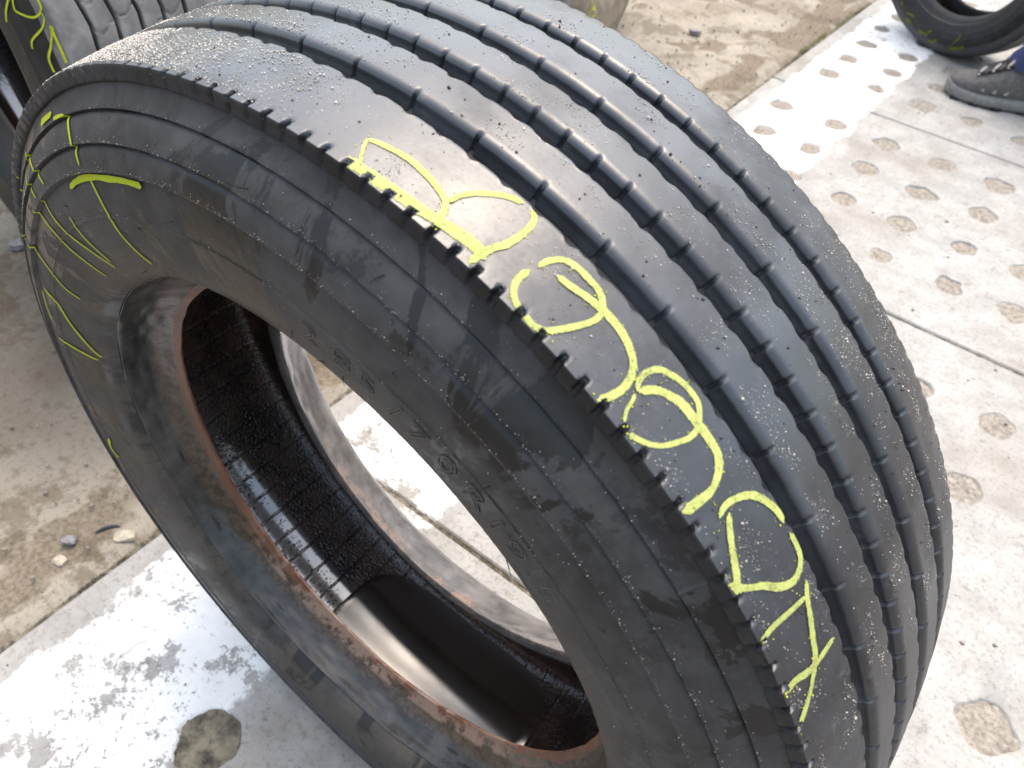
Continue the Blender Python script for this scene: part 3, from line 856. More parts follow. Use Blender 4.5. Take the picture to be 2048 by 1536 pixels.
CHALK = {
  'B': [
    (5.1, [(1.4201, -0.1094, 0.4373), (1.4008, -0.1105, 0.4371), (1.383, -0.1102, 0.4372), (1.3572, -0.1094, 0.4372), (1.3168, -0.1081, 0.4372), (1.2795, -0.1056, 0.4377), (1.2533, -0.1038, 0.4378), (1.231, -0.1038, 0.4378), (1.2216, -0.1054, 0.4376)]),
    (1.5, [(1.4031, -0.1082, 0.4374), (1.417, -0.1003, 0.438), (1.4256, -0.0935, 0.4386)]),
    (2.6, [(1.4256, -0.0935, 0.4386), (1.4037, -0.091, 0.439), (1.3721, -0.0891, 0.4391), (1.3436, -0.0901, 0.4389), (1.3188, -0.0924, 0.4388), (1.3004, -0.096, 0.4384), (1.2895, -0.1034, 0.4379), (1.2825, -0.109, 0.4372)]),
    (2.7, [(1.2995, -0.095, 0.4385), (1.2963, -0.0862, 0.4393), (1.2824, -0.0771, 0.4399), (1.2642, -0.0697, 0.4409), (1.2453, -0.0657, 0.4411)]),
    (3.0, [(1.2332, -0.0655, 0.441), (1.2219, -0.0697, 0.4408), (1.2179, -0.0799, 0.4397), (1.2202, -0.091, 0.4389), (1.2263, -0.0978, 0.4383), (1.2289, -0.1054, 0.4377), (1.2298, -0.1123, 0.437)]),
  ],
  '9a': [
    (2.8, [(1.1784, -0.0879, 0.439), (1.1766, -0.0814, 0.4397), (1.167, -0.0746, 0.4402), (1.1514, -0.072, 0.4407), (1.1335, -0.0717, 0.4404), (1.1167, -0.0723, 0.4406), (1.1043, -0.0755, 0.4401), (1.0961, -0.0797, 0.4399), (1.0957, -0.0864, 0.4392), (1.1017, -0.094, 0.4386), (1.1125, -0.1036, 0.4376), (1.1214, -0.109, 0.4372), (1.1337, -0.1119, 0.437), (1.1499, -0.1113, 0.4369), (1.1651, -0.1099, 0.4372), (1.1761, -0.1062, 0.4376), (1.1822, -0.1008, 0.438), (1.1821, -0.0925, 0.4386)]),
    (3.4, [(1.1587, -0.0836, 0.4394), (1.1411, -0.0825, 0.4397), (1.1192, -0.08, 0.4397), (1.0967, -0.0783, 0.4401), (1.0748, -0.0783, 0.4401), (1.0538, -0.0803, 0.4397), (1.0383, -0.0838, 0.4394), (1.0277, -0.0885, 0.439), (1.0216, -0.0972, 0.4382), (1.0236, -0.1053, 0.4377), (1.0307, -0.1134, 0.437)]),
  ],
  '9b': [
    (2.5, [(1.0087, -0.0937, 0.4385), (1.0154, -0.0895, 0.439), (1.0168, -0.0838, 0.4396), (1.0103, -0.0767, 0.44), (0.9965, -0.0727, 0.4405), (0.9779, -0.0699, 0.4406), (0.9546, -0.0699, 0.4408), (0.9411, -0.0743, 0.4404), (0.9335, -0.0796, 0.44), (0.9325, -0.0854, 0.4393), (0.9351, -0.0897, 0.439), (0.9462, -0.1001, 0.4381), (0.9591, -0.1063, 0.4375), (0.976, -0.1105, 0.4372), (0.9835, -0.1109, 0.4371)]),
    (1.6, [(0.9948, -0.1095, 0.4371), (1.0021, -0.1048, 0.4377), (1.0048, -0.0996, 0.4381), (1.0084, -0.0956, 0.4385)]),
    (3.7, [(1.0076, -0.0931, 0.4386), (0.9963, -0.0853, 0.4394), (0.9796, -0.0807, 0.4398), (0.9634, -0.078, 0.4399), (0.9401, -0.0778, 0.4401), (0.9188, -0.0774, 0.4401), (0.8972, -0.0785, 0.4398), (0.883, -0.0835, 0.4394), (0.8739, -0.0928, 0.4388), (0.8747, -0.1007, 0.4379), (0.8785, -0.1103, 0.4373), (0.8803, -0.1142, 0.4348)]),
  ],
  'D': [
    (3.0, [(0.8447, -0.0985, 0.4381), (0.8494, -0.0925, 0.4388), (0.846, -0.0845, 0.4394), (0.8342, -0.0751, 0.4401), (0.8162, -0.0694, 0.4406), (0.7945, -0.066, 0.4409), (0.779, -0.0662, 0.4409)]),
    (3.1, [(0.7648, -0.0659, 0.4412), (0.7484, -0.0657, 0.441), (0.7311, -0.0674, 0.4409), (0.7205, -0.0726, 0.4406), (0.7191, -0.0798, 0.4399), (0.7293, -0.0884, 0.4391), (0.7471, -0.0967, 0.4383), (0.7635, -0.1067, 0.4374), (0.7814, -0.114, 0.4357)]),
    (3.3, [(0.8403, -0.092, 0.4387), (0.8276, -0.0964, 0.4384), (0.8114, -0.1007, 0.4381), (0.7925, -0.1047, 0.4377), (0.7759, -0.1087, 0.4374), (0.7633, -0.1123, 0.437)]),
  ],
  '7': [
    (3.1, [(0.7036, -0.0705, 0.4407), (0.6864, -0.075, 0.4404), (0.6619, -0.0788, 0.44), (0.6395, -0.0826, 0.4397), (0.6205, -0.0852, 0.4393), (0.6039, -0.0905, 0.439), (0.5892, -0.0965, 0.4385), (0.5755, -0.1041, 0.4378), (0.5639, -0.1115, 0.4371)]),
    (2.4, [(0.6897, -0.0756, 0.4403), (0.6935, -0.0864, 0.4392), (0.6972, -0.0958, 0.4386), (0.6999, -0.1046, 0.4377), (0.6981, -0.1141, 0.4344)]),
    (3.0, [(0.6118, -0.0688, 0.4409), (0.6104, -0.078, 0.44), (0.6098, -0.0869, 0.4392), (0.6131, -0.0952, 0.4385), (0.62, -0.1039, 0.4377), (0.6201, -0.114, 0.4368)]),
  ],
  's1': [
    (2.9, [(2.1431, -0.1184, 0.4181), (2.2125, -0.1183, 0.418)]),
    (1.6, [(2.1279, -0.1202, 0.4142), (2.0773, -0.121, 0.4126), (2.0557, -0.1248, 0.4063), (2.038, -0.1307, 0.3969), (2.0287, -0.1336, 0.3895), (2.0224, -0.1357, 0.3823)]),
  ],
  's2': [
    (3.0, [(2.1288, -0.1378, 0.37), (2.0833, -0.1376, 0.3726), (2.0174, -0.1375, 0.3737), (1.9466, -0.1376, 0.3725), (1.8817, -0.1376, 0.3724), (1.8253, -0.1376, 0.3716)]),
    (1.7, [(2.0159, -0.1377, 0.3719), (2.0062, -0.1386, 0.3617), (2.003, -0.1385, 0.3492), (2.0021, -0.1381, 0.3363), (1.9823, -0.1363, 0.3212), (1.9544, -0.1338, 0.3099)]),
  ],
  's3': [
    (1.5, [(2.2086, -0.1386, 0.3537), (2.2089, -0.1383, 0.3394), (2.1903, -0.1369, 0.3246), (2.1752, -0.1346, 0.3129)]),
    (1.5, [(2.3143, -0.1372, 0.3765), (2.3044, -0.1385, 0.3606), (2.276, -0.1384, 0.3429), (2.2278, -0.137, 0.3255), (2.1825, -0.1333, 0.308)]),
    (1.5, [(2.3645, -0.119, 0.4169), (2.2902, -0.1293, 0.3991), (2.2406, -0.1358, 0.382)]),
    (1.5, [(2.3645, -0.1209, 0.4129), (2.3651, -0.1291, 0.3995), (2.3292, -0.1361, 0.3809)]),
  ],
  's4': [
    (1.5, [(2.3936, -0.1366, 0.3793), (2.3589, -0.1385, 0.3578), (2.337, -0.1383, 0.3382), (2.3084, -0.1365, 0.3221), (2.282, -0.1327, 0.3057)]),
    (2.1, [(2.506, -0.1141, 0.4292), (2.5477, -0.1142, 0.4282)]),
    (1.7, [(2.4952, -0.1174, 0.42), (2.5234, -0.1295, 0.399)]),
  ],
  's5': [
    (1.7, [(2.5781, -0.136, 0.3811), (2.5623, -0.1386, 0.3548), (2.5718, -0.138, 0.3329), (2.5544, -0.1351, 0.3151)]),
    (1.3, [(2.7047, -0.1142, 0.4285), (2.5773, -0.1352, 0.3843)]),
  ],
  's6': [
    (2.4, [(2.7123, -0.1385, 0.3627), (2.7047, -0.1384, 0.3431), (2.7512, -0.1375, 0.329), (2.7956, -0.135, 0.3148), (2.8497, -0.1288, 0.299)]),
    (1.9, [(2.7405, -0.138, 0.3677), (2.8016, -0.1383, 0.3653), (2.847, -0.1386, 0.36)]),
    (1.9, [(2.9143, -0.1386, 0.3556), (2.8848, -0.1374, 0.3277), (2.8705, -0.1308, 0.3024)]),
  ],
  's7': [
    (2.8, [(-2.961, -0.1384, 0.3405), (-2.9055, -0.1386, 0.3512), (-2.8757, -0.1385, 0.3425)]),
  ],
}

CHALK_LABEL = {'B': 'chalk letter B on the outer rib', '9a': 'chalk figure 9 next to the letter B', '9b': 'chalk figure 9 next to the letter D', 'D': 'chalk letter D', '7': 'chalk 1 with crossed foot at the lower end'}
for key, strokes in CHALK.items():
    if key in CHALK_LABEL:
        chalk_ribbon(strokes, 'chalk_letter', M['chalk'], CHALK_LABEL[key])
    else:
        for st in strokes: chalk_ribbon([st], 'chalk_line', M['chalk_thin'], None)

# ---- repair patch glued to the liner at the bottom
def repair_patch():
    lp = sorted([(a, b) for a, b in LINS if b > 0.395])
    ry = lambda y: float(np.interp(y, [p[0] for p in lp], [p[1] for p in lp]))
    V = []; F = []
    nt, ny = 60, 26
    for i in range(nt):
        u = 2 * i / (nt - 1) - 1
        for j in range(ny):
            w = 2 * j / (ny - 1) - 1
            # squircle outline
            s = max(abs(u), abs(w), 1e-6); l = (abs(u / s) ** 3.5 + abs(w / s) ** 3.5) ** (-1 / 3.5)
            uu, ww = u * l, w * l
            t = -1.585 + 0.375 * uu; y = 0.004 + 0.088 * ww
            lift = 0.0022 if s < 0.985 else 0.0003
            r = ry(y) - lift
            V.append((r * math.cos(t), y, r * math.sin(t)))
    for i in range(nt - 1):
        for j in range(ny - 1):
            p = i * ny + j
            F.append((p, p + ny, p + ny + 1, p + 1))
    o = mesh_obj('repair_patch', V, F, M['patch'], tire, sharp=60)
    o['label'] = 'smooth dark brown repair patch on the inner liner'
repair_patch()

TAX, TAY, TAR = -1.142, 0.284, -0.103
TBX, TBY, TBR = -1.005, 1.70, 1.88
TCX, TCY, TCR, TCT = -0.168, 2.60, -0.364, 0.0
SHX, SHY, SHR = -0.074, 2.288, 0.2

# ------------------------------------------------------------------ grit, crumbs and floating specks
OCT_V = np.array([(1, 0, 0), (-1, 0, 0), (0, 1, 0), (0, -1, 0), (0, 0, 1), (0, 0, -1)], float)
OCT_F = np.array([(0, 2, 4), (2, 1, 4), (1, 3, 4), (3, 0, 4), (2, 0, 5), (1, 2, 5), (3, 1, 5), (0, 3, 5)])
def grains(name, P, size, mat, label, cat):
    n = len(P)
    r = np.random.default_rng(n)
    sc = size[:, None, None] * (0.7 + 0.6 * r.random((n, 1, 3))) * (0.8 + 0.4 * r.random((n, 6, 1)))
    V = (P[:, None, :] + OCT_V[None] * sc).reshape(-1, 3)
    F = (OCT_F[None] + (np.arange(n) * 6)[:, None, None]).reshape(-1, 3)
    o = mesh_obj(name, V, F, mat, None, smooth=False)
    return tag(o, label, cat, kind='stuff')

def tread_points(n, seed, tlo, thi, weight):
    r = np.random.default_rng(seed)
    out = []
    while len(out) < n:
        T = tlo + (thi - tlo) * r.random(4000); Y = -0.112 + 0.224 * r.random(4000)
        ok = np.zeros(4000, bool)
        for a, b in ribs: ok |= (Y > a + 0.003) & (Y < b - 0.003)
        ok &= r.random(4000) < weight(T, Y)
        out += list(zip(T[ok], Y[ok]))
    return np.array(out[:n])

def cluster_w(T, Y):
    c = fbm2(T * 19 + 50, Y * 75 + 20, 301, 4, 0.6)
    return np.clip((c - 0.535) * 9, 0.01, 1) ** 1.5
def crest_w(T, Y):
    c = fbm2(T * 12 + 50, Y * 50 + 20, 311, 3)
    return np.clip((T - 1.50) * 2.6, 0, 1) * np.clip((-0.02 - Y) * 20, 0.15, 1) * np.clip((c - 0.30) * 3, 0.05, 1)

def to_tread(TY, lift):
    T, Y = TY[:, 0], TY[:, 1]
    R = np.array([CR(y) for y in Y]) + lift
    return np.stack([R * np.cos(T), Y, R * np.sin(T) + TR], 1)

def mat_grain(name, c1, c2, rough):
    t = NT(name); v = t.wpos()
    c = t.mix(t.ramp(t.noise(v, 700, 2), 0.35, 0.65), c1, c2)
    return t.fin(c, rough, None, 0.6)
M['sand'] = mat_grain('sand_grain', (0.62, 0.59, 0.54), (0.26, 0.23, 0.19), 0.3)
M['crumb'] = mat_grain('rubber_crumb', (0.015, 0.015, 0.016), (0.03, 0.03, 0.03), 0.5)
r_ = np.random.default_rng(5)
a = tread_points(4600, 1, 0.45, 1.75, cluster_w)
b = tread_points(800, 2, 0.45, 1.75, lambda T, Y: np.full(T.shape, 0.5))
c = tread_points(12000, 3, 1.50, 2.35, crest_w)
PT = np.vstack([a, b, c])
sz = 0.00022 + 0.00036 * r_.random(len(PT)) ** 3.0
sz[-len(c):] *= 1.35
sz[:60] = 0.0006 + 0.0006 * r_.random(60)
grains('sand_grit', to_tread(PT, 0.00012), sz, M['sand'], 'pale sand and grit scattered over the tread of the front tire', 'grit')
d = tread_points(520, 4, 0.5, 1.75, lambda T, Y: np.full(T.shape, 0.5))
sz = 0.00025 + 0.0009 * r_.random(len(d)) ** 4
grains('rubber_crumbs', to_tread(d, 0.0001), sz, M['crumb'], 'black rubber crumbs lying on the tread of the front tire', 'crumbs')
# chalk crumbs beside the writing, and grit caught on the moulded steps of the sidewall
cp = []
for key in ('B', '9a', '9b', 'D', '7'):
    for w, pts in CHALK[key]:
        for (t, y, r) in pts:
            for q in range(5):
                cp.append((t + r_.normal() * 0.006, np.clip(y + r_.normal() * 0.003, -0.1125, -0.066)))
cp = np.array(cp)
grains('chalk_crumbs', to_tread(cp, 0.0004), 0.00018 + 0.00045 * r_.random(len(cp)) ** 3, mat_plain('chalk_crumb', (0.60, 0.62, 0.05), 0.7, 300), 'bright yellow chalk crumbs around the writing on the front tire', 'crumbs')
sp = []
for rr, n in ((0.3775, 520), (0.3950, 480), (0.4129, 220), (0.3462, 90)):
    for q in range(n):
        t = 0.45 + 2.1 * r_.random()
        r2 = rr + abs(r_.normal()) * 0.0016
        sp.append((r2 * math.cos(t), prof_y(r2) - 0.0003, r2 * math.sin(t) + TR))
for q in range(420):
    t = 0.45 + 2.2 * r_.random(); r2 = 0.30 + 0.125 * r_.random()
    sp.append((r2 * math.cos(t), prof_y(r2) - 0.0001, r2 * math.sin(t) + TR))
sp = np.array(sp)
grains('sidewall_grit', sp, 0.00014 + 0.0003 * r_.random(len(sp)) ** 3, M['sand'], 'fine grit caught on the moulded steps of the sidewall', 'grit')
fp = []
while len(fp) < 900:                      # dirt specks in the wet film on the lower liner
    t = PI + 0.50 + 0.72 * r_.random(); y = -0.050 + 0.066 * r_.random()
    if fbm2(np.array(t * 22.0), np.array(y * 90.0), 717, 2) < 0.47 + 0.10 * (t - PI - 0.5): continue
    ri = np.interp(-y, [-0.03, 0, 0.03, 0.075, 0.098, 0.113], [0.4215, 0.4238, 0.4255, 0.4262, 0.420, 0.403]) - 0.0005
    fp.append((ri * math.cos(t), y, TR + ri * math.sin(t)))
fp = np.array(fp)
grains('dirt_specks', fp, 0.0006 + 0.0013 * r_.random(len(fp)) ** 2, M['crumb'], 'black dirt specks on the wet inner liner of the front tire', 'specks')

# loose grit and moss along the joint of the paving
gp = []
for q in range(5200):
    x = -0.52 - abs(r_.normal()) * 0.35; y = -0.7 + 3.6 * r_.random()
    gp.append((x, y, 0.001))
for q in range(900):
    gp.append((-0.47 + 1.4 * r_.random(), -0.6 + 3.4 * r_.random(), 0.0006))
gp = np.array(gp)
grains('ground_grit', gp, 0.0007 + 0.0046 * r_.random(len(gp)) ** 7, mat_grain('ground_grain', (0.34, 0.30, 0.25), (0.14, 0.11, 0.09), 0.8), 'loose grit strewn over the concrete', 'grit')

def moss_strip():
    V = []; F = []
    def tuft(x, y, n, h):
        for q in range(n):
            px = x + r_.normal() * 0.006; py = y + r_.normal() * 0.008
            a = r_.random() * 6.28; l = h * (0.4 + 0.8 * r_.random()); w = 0.0009
            tx, ty = math.cos(a) * l * 0.7, math.sin(a) * l * 0.7
            b = len(V)
            V.extend([(px - ty / l * w, py + tx / l * w, -0.010), (px + ty / l * w, py - tx / l * w, -0.010), (px + tx, py + ty, -0.006 + l)])
            F.append((b, b + 1, b + 2))
    for q in range(330):
        y = -0.5 + 3.3 * r_.random()
        if fbm2(np.array(y * 3.0), np.array(2.0), 411, 2) > 0.42: tuft(-0.484 + r_.normal() * 0.004, y, 16, 0.008)
    for q in range(230):
        x = -0.47 + 1.6 * r_.random()
        j = (0.200, 1.190, 2.004)[q % 3]
        if fbm2(np.array(x * 5.0), np.array(j * 3), 421, 2) > 0.47: tuft(x, j + r_.normal() * 0.003, 14, 0.008)
    for q in range(60): tuft(-0.10 + r_.normal() * 0.07, 0.195 + r_.normal() * 0.012, 20, 0.010)
    o = mesh_obj('moss', V, F, mat_plain('moss_green', (0.13, 0.12, 0.045), 0.9, 50, 0.4), None, smooth=False)
    tag(o, 'moss and dry grass growing in the slab joints', 'moss', kind='stuff')
moss_strip()

# ------------------------------------------------------------------ small things lying on the concrete
def rubble(name, loc, dims, rot, mat, label, cat, seed, group=None):
    r = np.random.default_rng(seed)
    n, m = 12, 7
    V = [(0, 0, -1)]; F = []
    for j in range(1, m):
        ph = -PI / 2 + PI * j / m
        for i in range(n):
            a = 2 * PI * i / n
            s = 1 + 0.16 * r.normal()
            x, y, z = math.cos(ph) * math.cos(a) * s, math.cos(ph) * math.sin(a) * s, math.sin(ph) * (1 + .1 * r.normal())
            V.append((max(-.85, min(.85, x * 1.15)), max(-.85, min(.85, y * 1.15)), max(-0.6, min(0.7, z))))
    V.append((0, 0, 0.7))
    for i in range(n): F.append((0, 1 + (i + 1) % n, 1 + i))
    for j in range(m - 2):
        for i in range(n):
            a = 1 + j * n + i; b = 1 + j * n + (i + 1) % n
            F.append((a, b, b + n, a + n))
    t = 1 + (m - 2) * n
    for i in range(n): F.append((t + i, t + (i + 1) % n, len(V) - 1))
    V = np.array(V) * np.array(dims) / 2
    V[:, 2] -= V[:, 2].min() + 0.0015
    o = mesh_obj(name, V, F, mat, None, sharp=30)
    o.location = loc; o.rotation_euler = (0, 0, rot)
    return tag(o, label, cat, group)
M['stone'] = mat_plain('grey_stone', (0.20, 0.19, 0.20), 0.7, 120, 0.4, 0.5)
M['pale_stone'] = mat_plain('pale_stone', (0.42, 0.37, 0.29), 0.85, 90, 0.3, 0.6)
M['scrap'] = mat_plain('scrap_rubber', (0.03, 0.03, 0.034), 0.4, 100, 0.3)
rubble('stone', (-0.574, -0.178, -0.006), (0.026, 0.017, 0.011), 0.7, M['stone'], 'small dark grey stone on the dirty concrete at lower left', 'stone', 1)
rubble('concrete_chip', (-0.520, -0.120, -0.010), (0.036, 0.022, 0.012), 0.9, M['pale_stone'], 'flat pale concrete chip beside the black rubber scrap', 'chip', 2)
rubble('concrete_chip', (-0.555, -0.205, -0.010), (0.022, 0.018, 0.010), 0.2, M['pale_stone'], 'pale concrete chip next to the dark grey stone', 'chip', 3)
rubble('stone', (-1.29, 0.16, -0.006), (0.06, 0.03, 0.02), 1.1, M['stone'], 'dark stone left of the front tire near the picture edge', 'stone', 4)
rubble('stone', (-0.80, 2.10, -0.003), (0.045, 0.022, 0.020), 0.3, M['stone'], 'grey stone on the concrete right of the cracked upright tire', 'stone', 5)
def scrap():
    V = []; F = []; n = 14; m = 6
    for i in range(n):
        t = i / (n - 1)
        c = Vector(((t - .5) * 0.034, 0.006 * math.sin(t * 2.6), 0.004))
        for j in range(m):
            a = 2 * PI * j / m
            w = 0.0034 * (0.5 + 0.5 * math.sin(PI * min(max(t, .08), .92)))
            V.append((c.x, c.y + math.cos(a) * w, c.z + math.sin(a) * w * 0.8))
    for i in range(n - 1):
        for j in range(m):
            F.append((i * m + j, (i + 1) * m + j, (i + 1) * m + (j + 1) % m, i * m + (j + 1) % m))
    F.append(tuple(range(m - 1, -1, -1))); F.append(tuple(range((n - 1) * m, n * m)))
    o = mesh_obj('rubber_scrap', V, F, M['scrap'], None)
    o.location = (-0.549, -0.130, -0.008); o.rotation_euler = (0, 0, 0.95)
    tag(o, 'curved strip of black rubber lying on the dirty concrete', 'rubber scrap')
scrap()

# ------------------------------------------------------------------ other tyres standing around
M['old_tread'] = mat_tread('dry_old_tread', (0.165, 0.16, 0.155), False, 0.35)
M['old_side'] = mat_sidewall('old_sidewall', (0.016, 0.016, 0.016), (0.03, 0.026, 0.02), 0.28, 0.42, 0.25, 0.8)
M['brown_side'] = mat_sidewall('brown_sidewall', (0.17, 0.145, 0.11), (0.20, 0.165, 0.12), 0.28, 0.46, 0.1, 0.9)
M['car_side'] = mat_sidewall('car_sidewall', (0.026, 0.027, 0.030), (0.05, 0.046, 0.04), 0.2, 0.27, 0.2, 0.4)

def other_tire(name, label, loc, rz, tilt, R, hw, rb, mats, gro, zig=0.0, zn=40, crack=False, N=720, group=None):
    o = tag(empty(name, loc), label, 'tire', group)
    o.rotation_euler = (tilt, 0, rz)
    cr = lambda y: R - 0.010 * (abs(y) / hw) ** 2.2
    dep = 0.011
    def zz(T): return zig * (2 / PI) * np.arcsin(np.sin(T * zn))
    edges = [-hw]
    for g, w in gro: edges += [g - w / 2, g + w / 2]
    edges.append(hw)
    for k in range(0, len(edges), 2):
        a, b = edges[k], edges[k + 1]
        L = []
        if k > 0: L += [(a - .0008, cr(a) - dep, 1), (a, cr(a) - .001, 1), (a + .0012, cr(a), 1)]
        else: L += [(a - 0.004, R - 0.034, 0), (a - 0.0015, R - 0.024, 0), (a, R - 0.0145, 0), (a + .003, R - 0.0098, 0)]
        n = 9
        for q in range(n):
            y = a + (.004 if k == 0 else .0025) + (b - a - (.0065)) * q / (n - 1)
            L.append((y, cr(y), 1))
        if k + 2 < len(edges): L += [(b - .0012, cr(b), 1), (b, cr(b) - .001, 1), (b + .0008, cr(b) - dep, 1)]
        else: L += [(b - .0005, R - 0.0098, 0), (b, R - 0.0145, 0), (b + .0015, R - 0.024, 0), (b + 0.004, R - 0.034, 0)]
        def dd(T, Y, Rr, tg, k=k, a=a, b=b):
            inner = np.clip(np.minimum(np.abs(Y + hw), np.abs(Y - hw)) / 0.03, 0, 1)
            y0 = Y.copy()
            Y = Y + zz(T) * inner * tg[None, :, 0]
            Rr = Rr + 0.0010 * (vnoise2(T / (2 * PI) * 90, Y * 60, 9 + k, 90) - .5)
            if crack and 0 < k:
                # fine wandering sipes across the rib
                ph = T + 0.012 * np.sin((y0 - a) / max(b - a, 1e-4) * 5.0) + 0.006 * (vnoise2(y0 * 600, T * 2, 33) - .5)
                Rr = Rr - 0.0025 * win(ph, 2 * PI / 80, 0.013 * k, 0.0016, 0.6) * (Rr > R - 0.009)
            return Y, Rr
        revolve('tread_rib', L, N * (2 if crack else 1), mats[0], o, dd, sharp=45)
    for g, w in gro:
        L = [(g - w / 2 - .001, cr(g) - dep + .001), (g - w / 4, cr(g) - dep - .001), (g + w / 4, cr(g) - dep - .001), (g + w / 2 + .001, cr(g) - dep + .001)]
        revolve('tread_groove', L, N, M['groove'], o, lambda T, Y, Rr, tg: (Y + zz(T), Rr), sharp=None)
    H = R - 0.034; d = H - rb
    for sg in (-1, 1):
        pts = [(hw * 0.86, rb + 0.006), (hw * 1.00, rb + 0.016), (hw * 1.12, rb + 0.20 * d), (hw * 1.20, rb + 0.42 * d), (hw * 1.215, rb + 0.55 * d), (hw * 1.18, rb + 0.72 * d), (hw * 1.12, rb + 0.86 * d), (hw + 0.004, H)]
        L = smoothprof(pts, 6)
        # moulded rings
        L2 = []
        for q, (y, r) in enumerate(L):
            bumpy = 0.0011 if q in (12, 13, 20, 21, 29, 30, 35) else 0.0
            L2.append((sg * (y + bumpy), r))
        if sg < 0: pass
        else: L2 = list(reversed(L2))
        revolve('sidewall', L2, N, mats[1], o, None, sharp=50)
        ins = smoothprof([(hw * 0.86, rb + 0.006), (hw * 0.74, rb + 0.001), (hw * 0.62, rb - 0.002), (hw * 0.56, rb + 0.006), (hw * 0.62, rb + 0.03)], 5)
        L3 = [(sg * y, r) for y, r in ins]
        if sg < 0: L3 = list(reversed(L3))
        revolve('bead', L3, N // 2, mats[1], o, None, sharp=None)
    li = smoothprof([(hw * 0.62, rb + 0.03), (hw * 0.95, rb + 0.4 * d), (hw * 1.02, rb + 0.65 * d), (hw * 0.8, R - 0.026), (0, R - 0.021), (-hw * 0.8, R - 0.026), (-hw * 1.02, rb + 0.65 * d), (-hw * 0.95, rb + 0.4 * d), (-hw * 0.62, rb + 0.03)], 5)
    revolve('inner_liner', li, N // 2, M['liner'], o, None, sharp=None)
    sp = sorted([(r, -y) for y, r in smoothprof(pts, 6)] + [(R - 0.034, -hw - 0.004), (R - 0.024, -hw - 0.0015), (R - 0.0145, -hw), (R - 0.0098, -hw + 0.003)])
    return o, (lambda r: float(np.interp(r, [q[0] for q in sp], [q[1] for q in sp])))

tA = other_tire('truck_tire', 'dry grey truck tire with zigzag tread grooves, standing behind the front tire at upper left', (TAX, TAY, 0.465), TAR, 0.0,
                0.465, 0.118, 0.262, (M['old_tread'], M['old_side']), [(-0.076, 0.0055), (-0.044, 0.0055), (-0.012, 0.0055), (0.020, 0.0055), (0.052, 0.0055)], 0.0022, 40, True)
tB = other_tire('truck_tire', 'brown weathered tire on edge at the top of the picture, behind the front tire', (TBX, TBY, 0.47), TBR, 0.0,
                0.47, 0.105, 0.262, (M['old_tread'], M['brown_side']), [(-0.066, 0.009), (-0.034, 0.009), (0.0, 0.009), (0.034, 0.009), (0.066, 0.009)], 0.0)
tC = other_tire('car_tire', 'black car tire standing upright beside the grey shoe', (TCX, TCY, 0.310), TCR, TCT,
                0.310, 0.080, 0.196, (M['tread'], M['car_side']), [(-0.045, 0.008), (-0.015, 0.008), (0.015, 0.008), (0.045, 0.008)], 0.0)

# ------------------------------------------------------------------ chalk scrawls on the other tyres
def side_chalk(tire_pf, strokes, mat, rmax):
    """strokes: (width, [(theta, radius)]) laid on the near sidewall of another tyre"""
    parent, pf = tire_pf
    for w, pts in strokes:
        c = np.array(smoothprof([(t, min(r, rmax)) for t, r in pts], 12)); n = len(c)
        X = np.stack([c[:, 1] * np.cos(c[:, 0]), c[:, 1] * np.sin(c[:, 0])], 1)
        tan = np.gradient(X, axis=0); tan /= np.linalg.norm(tan, axis=1)[:, None] + 1e-12
        s = np.concatenate([[0], np.cumsum(np.linalg.norm(np.diff(X, axis=0), axis=1))])
        V = []; UV = []; F = []
        for i in range(n):
            for j in range(4):
                q = (j / 3 - .5) * w * 0.8
                x, z = X[i, 0] - tan[i, 1] * q, X[i, 1] + tan[i, 0] * q
                V.append((x, pf(math.hypot(x, z)) - 0.0016, z)); UV.append((s[i] * 100, j / 3))
        for i in range(n - 1):
            for j in range(3):
                a = i * 4 + j
                F.append((a, a + 4, a + 5, a + 1))
        mesh_obj('chalk_line', V, F, mat, parent, sharp=None, uv=UV)
M['chalk_old'] = mat_chalk('old_chalk', (0.50, 0.54, 0.03), 0.35)

CH_A= [(0.004, [(0.478, 0.4017), (0.45, 0.3836), (0.422, 0.3715)]), (0.0035, [(0.478, 0.4095), (0.451, 0.4035), (0.436, 0.4056), (0.41, 0.4264), (0.421, 0.4497), (0.45, 0.4673)]), (0.0035, [(0.42, 0.4441), (0.401, 0.4484), (0.377, 0.4321), (0.352, 0.4077), (0.328, 0.4007)]), (0.0045, [(0.253, 0.4201), (0.294, 0.421), (0.329, 0.4346), (0.366, 0.4647), (0.377, 0.4851), (0.368, 0.4936), (0.336, 0.4922), (0.306, 0.4893), (0.28, 0.4749)])]
CH_B= [(0.006, [(-2.545, 0.3206), (-2.524, 0.338), (-2.506, 0.3555), (-2.485, 0.3777)]), (0.005, [(-2.362, 0.2963), (-2.362, 0.3092), (-2.391, 0.3268), (-2.482, 0.3539)]), (0.005, [(-2.482, 0.3498), (-2.356, 0.3314), (-2.342, 0.342), (-2.5, 0.384)]), (0.005, [(-2.5, 0.384), (-2.405, 0.3671), (-2.392, 0.3775), (-2.429, 0.3929)]), (0.005, [(-2.515, 0.3904), (-2.524, 0.4092)])]
CH_C= [(0.012, [(-2.17, 0.263), (-2.181, 0.2523)]), (0.013, [(-1.989, 0.2843), (-1.978, 0.2694), (-1.915, 0.2741)]), (0.014, [(-1.777, 0.2726), (-1.719, 0.2678), (-1.65, 0.2677)]), (0.012, [(-1.626, 0.2836), (-1.555, 0.2774), (-1.516, 0.2645)]), (0.008, [(-1.658, 0.2593), (-1.602, 0.2434)]), (0.012, [(-1.341, 0.2811), (-1.254, 0.2782), (-1.168, 0.2733)]), (0.005, [(-1.346, 0.2749), (-1.283, 0.2621), (-1.215, 0.2485), (-1.182, 0.234)]), (0.009, [(-2.043, 0.2592), (-1.964, 0.2482), (-1.913, 0.2455)])]
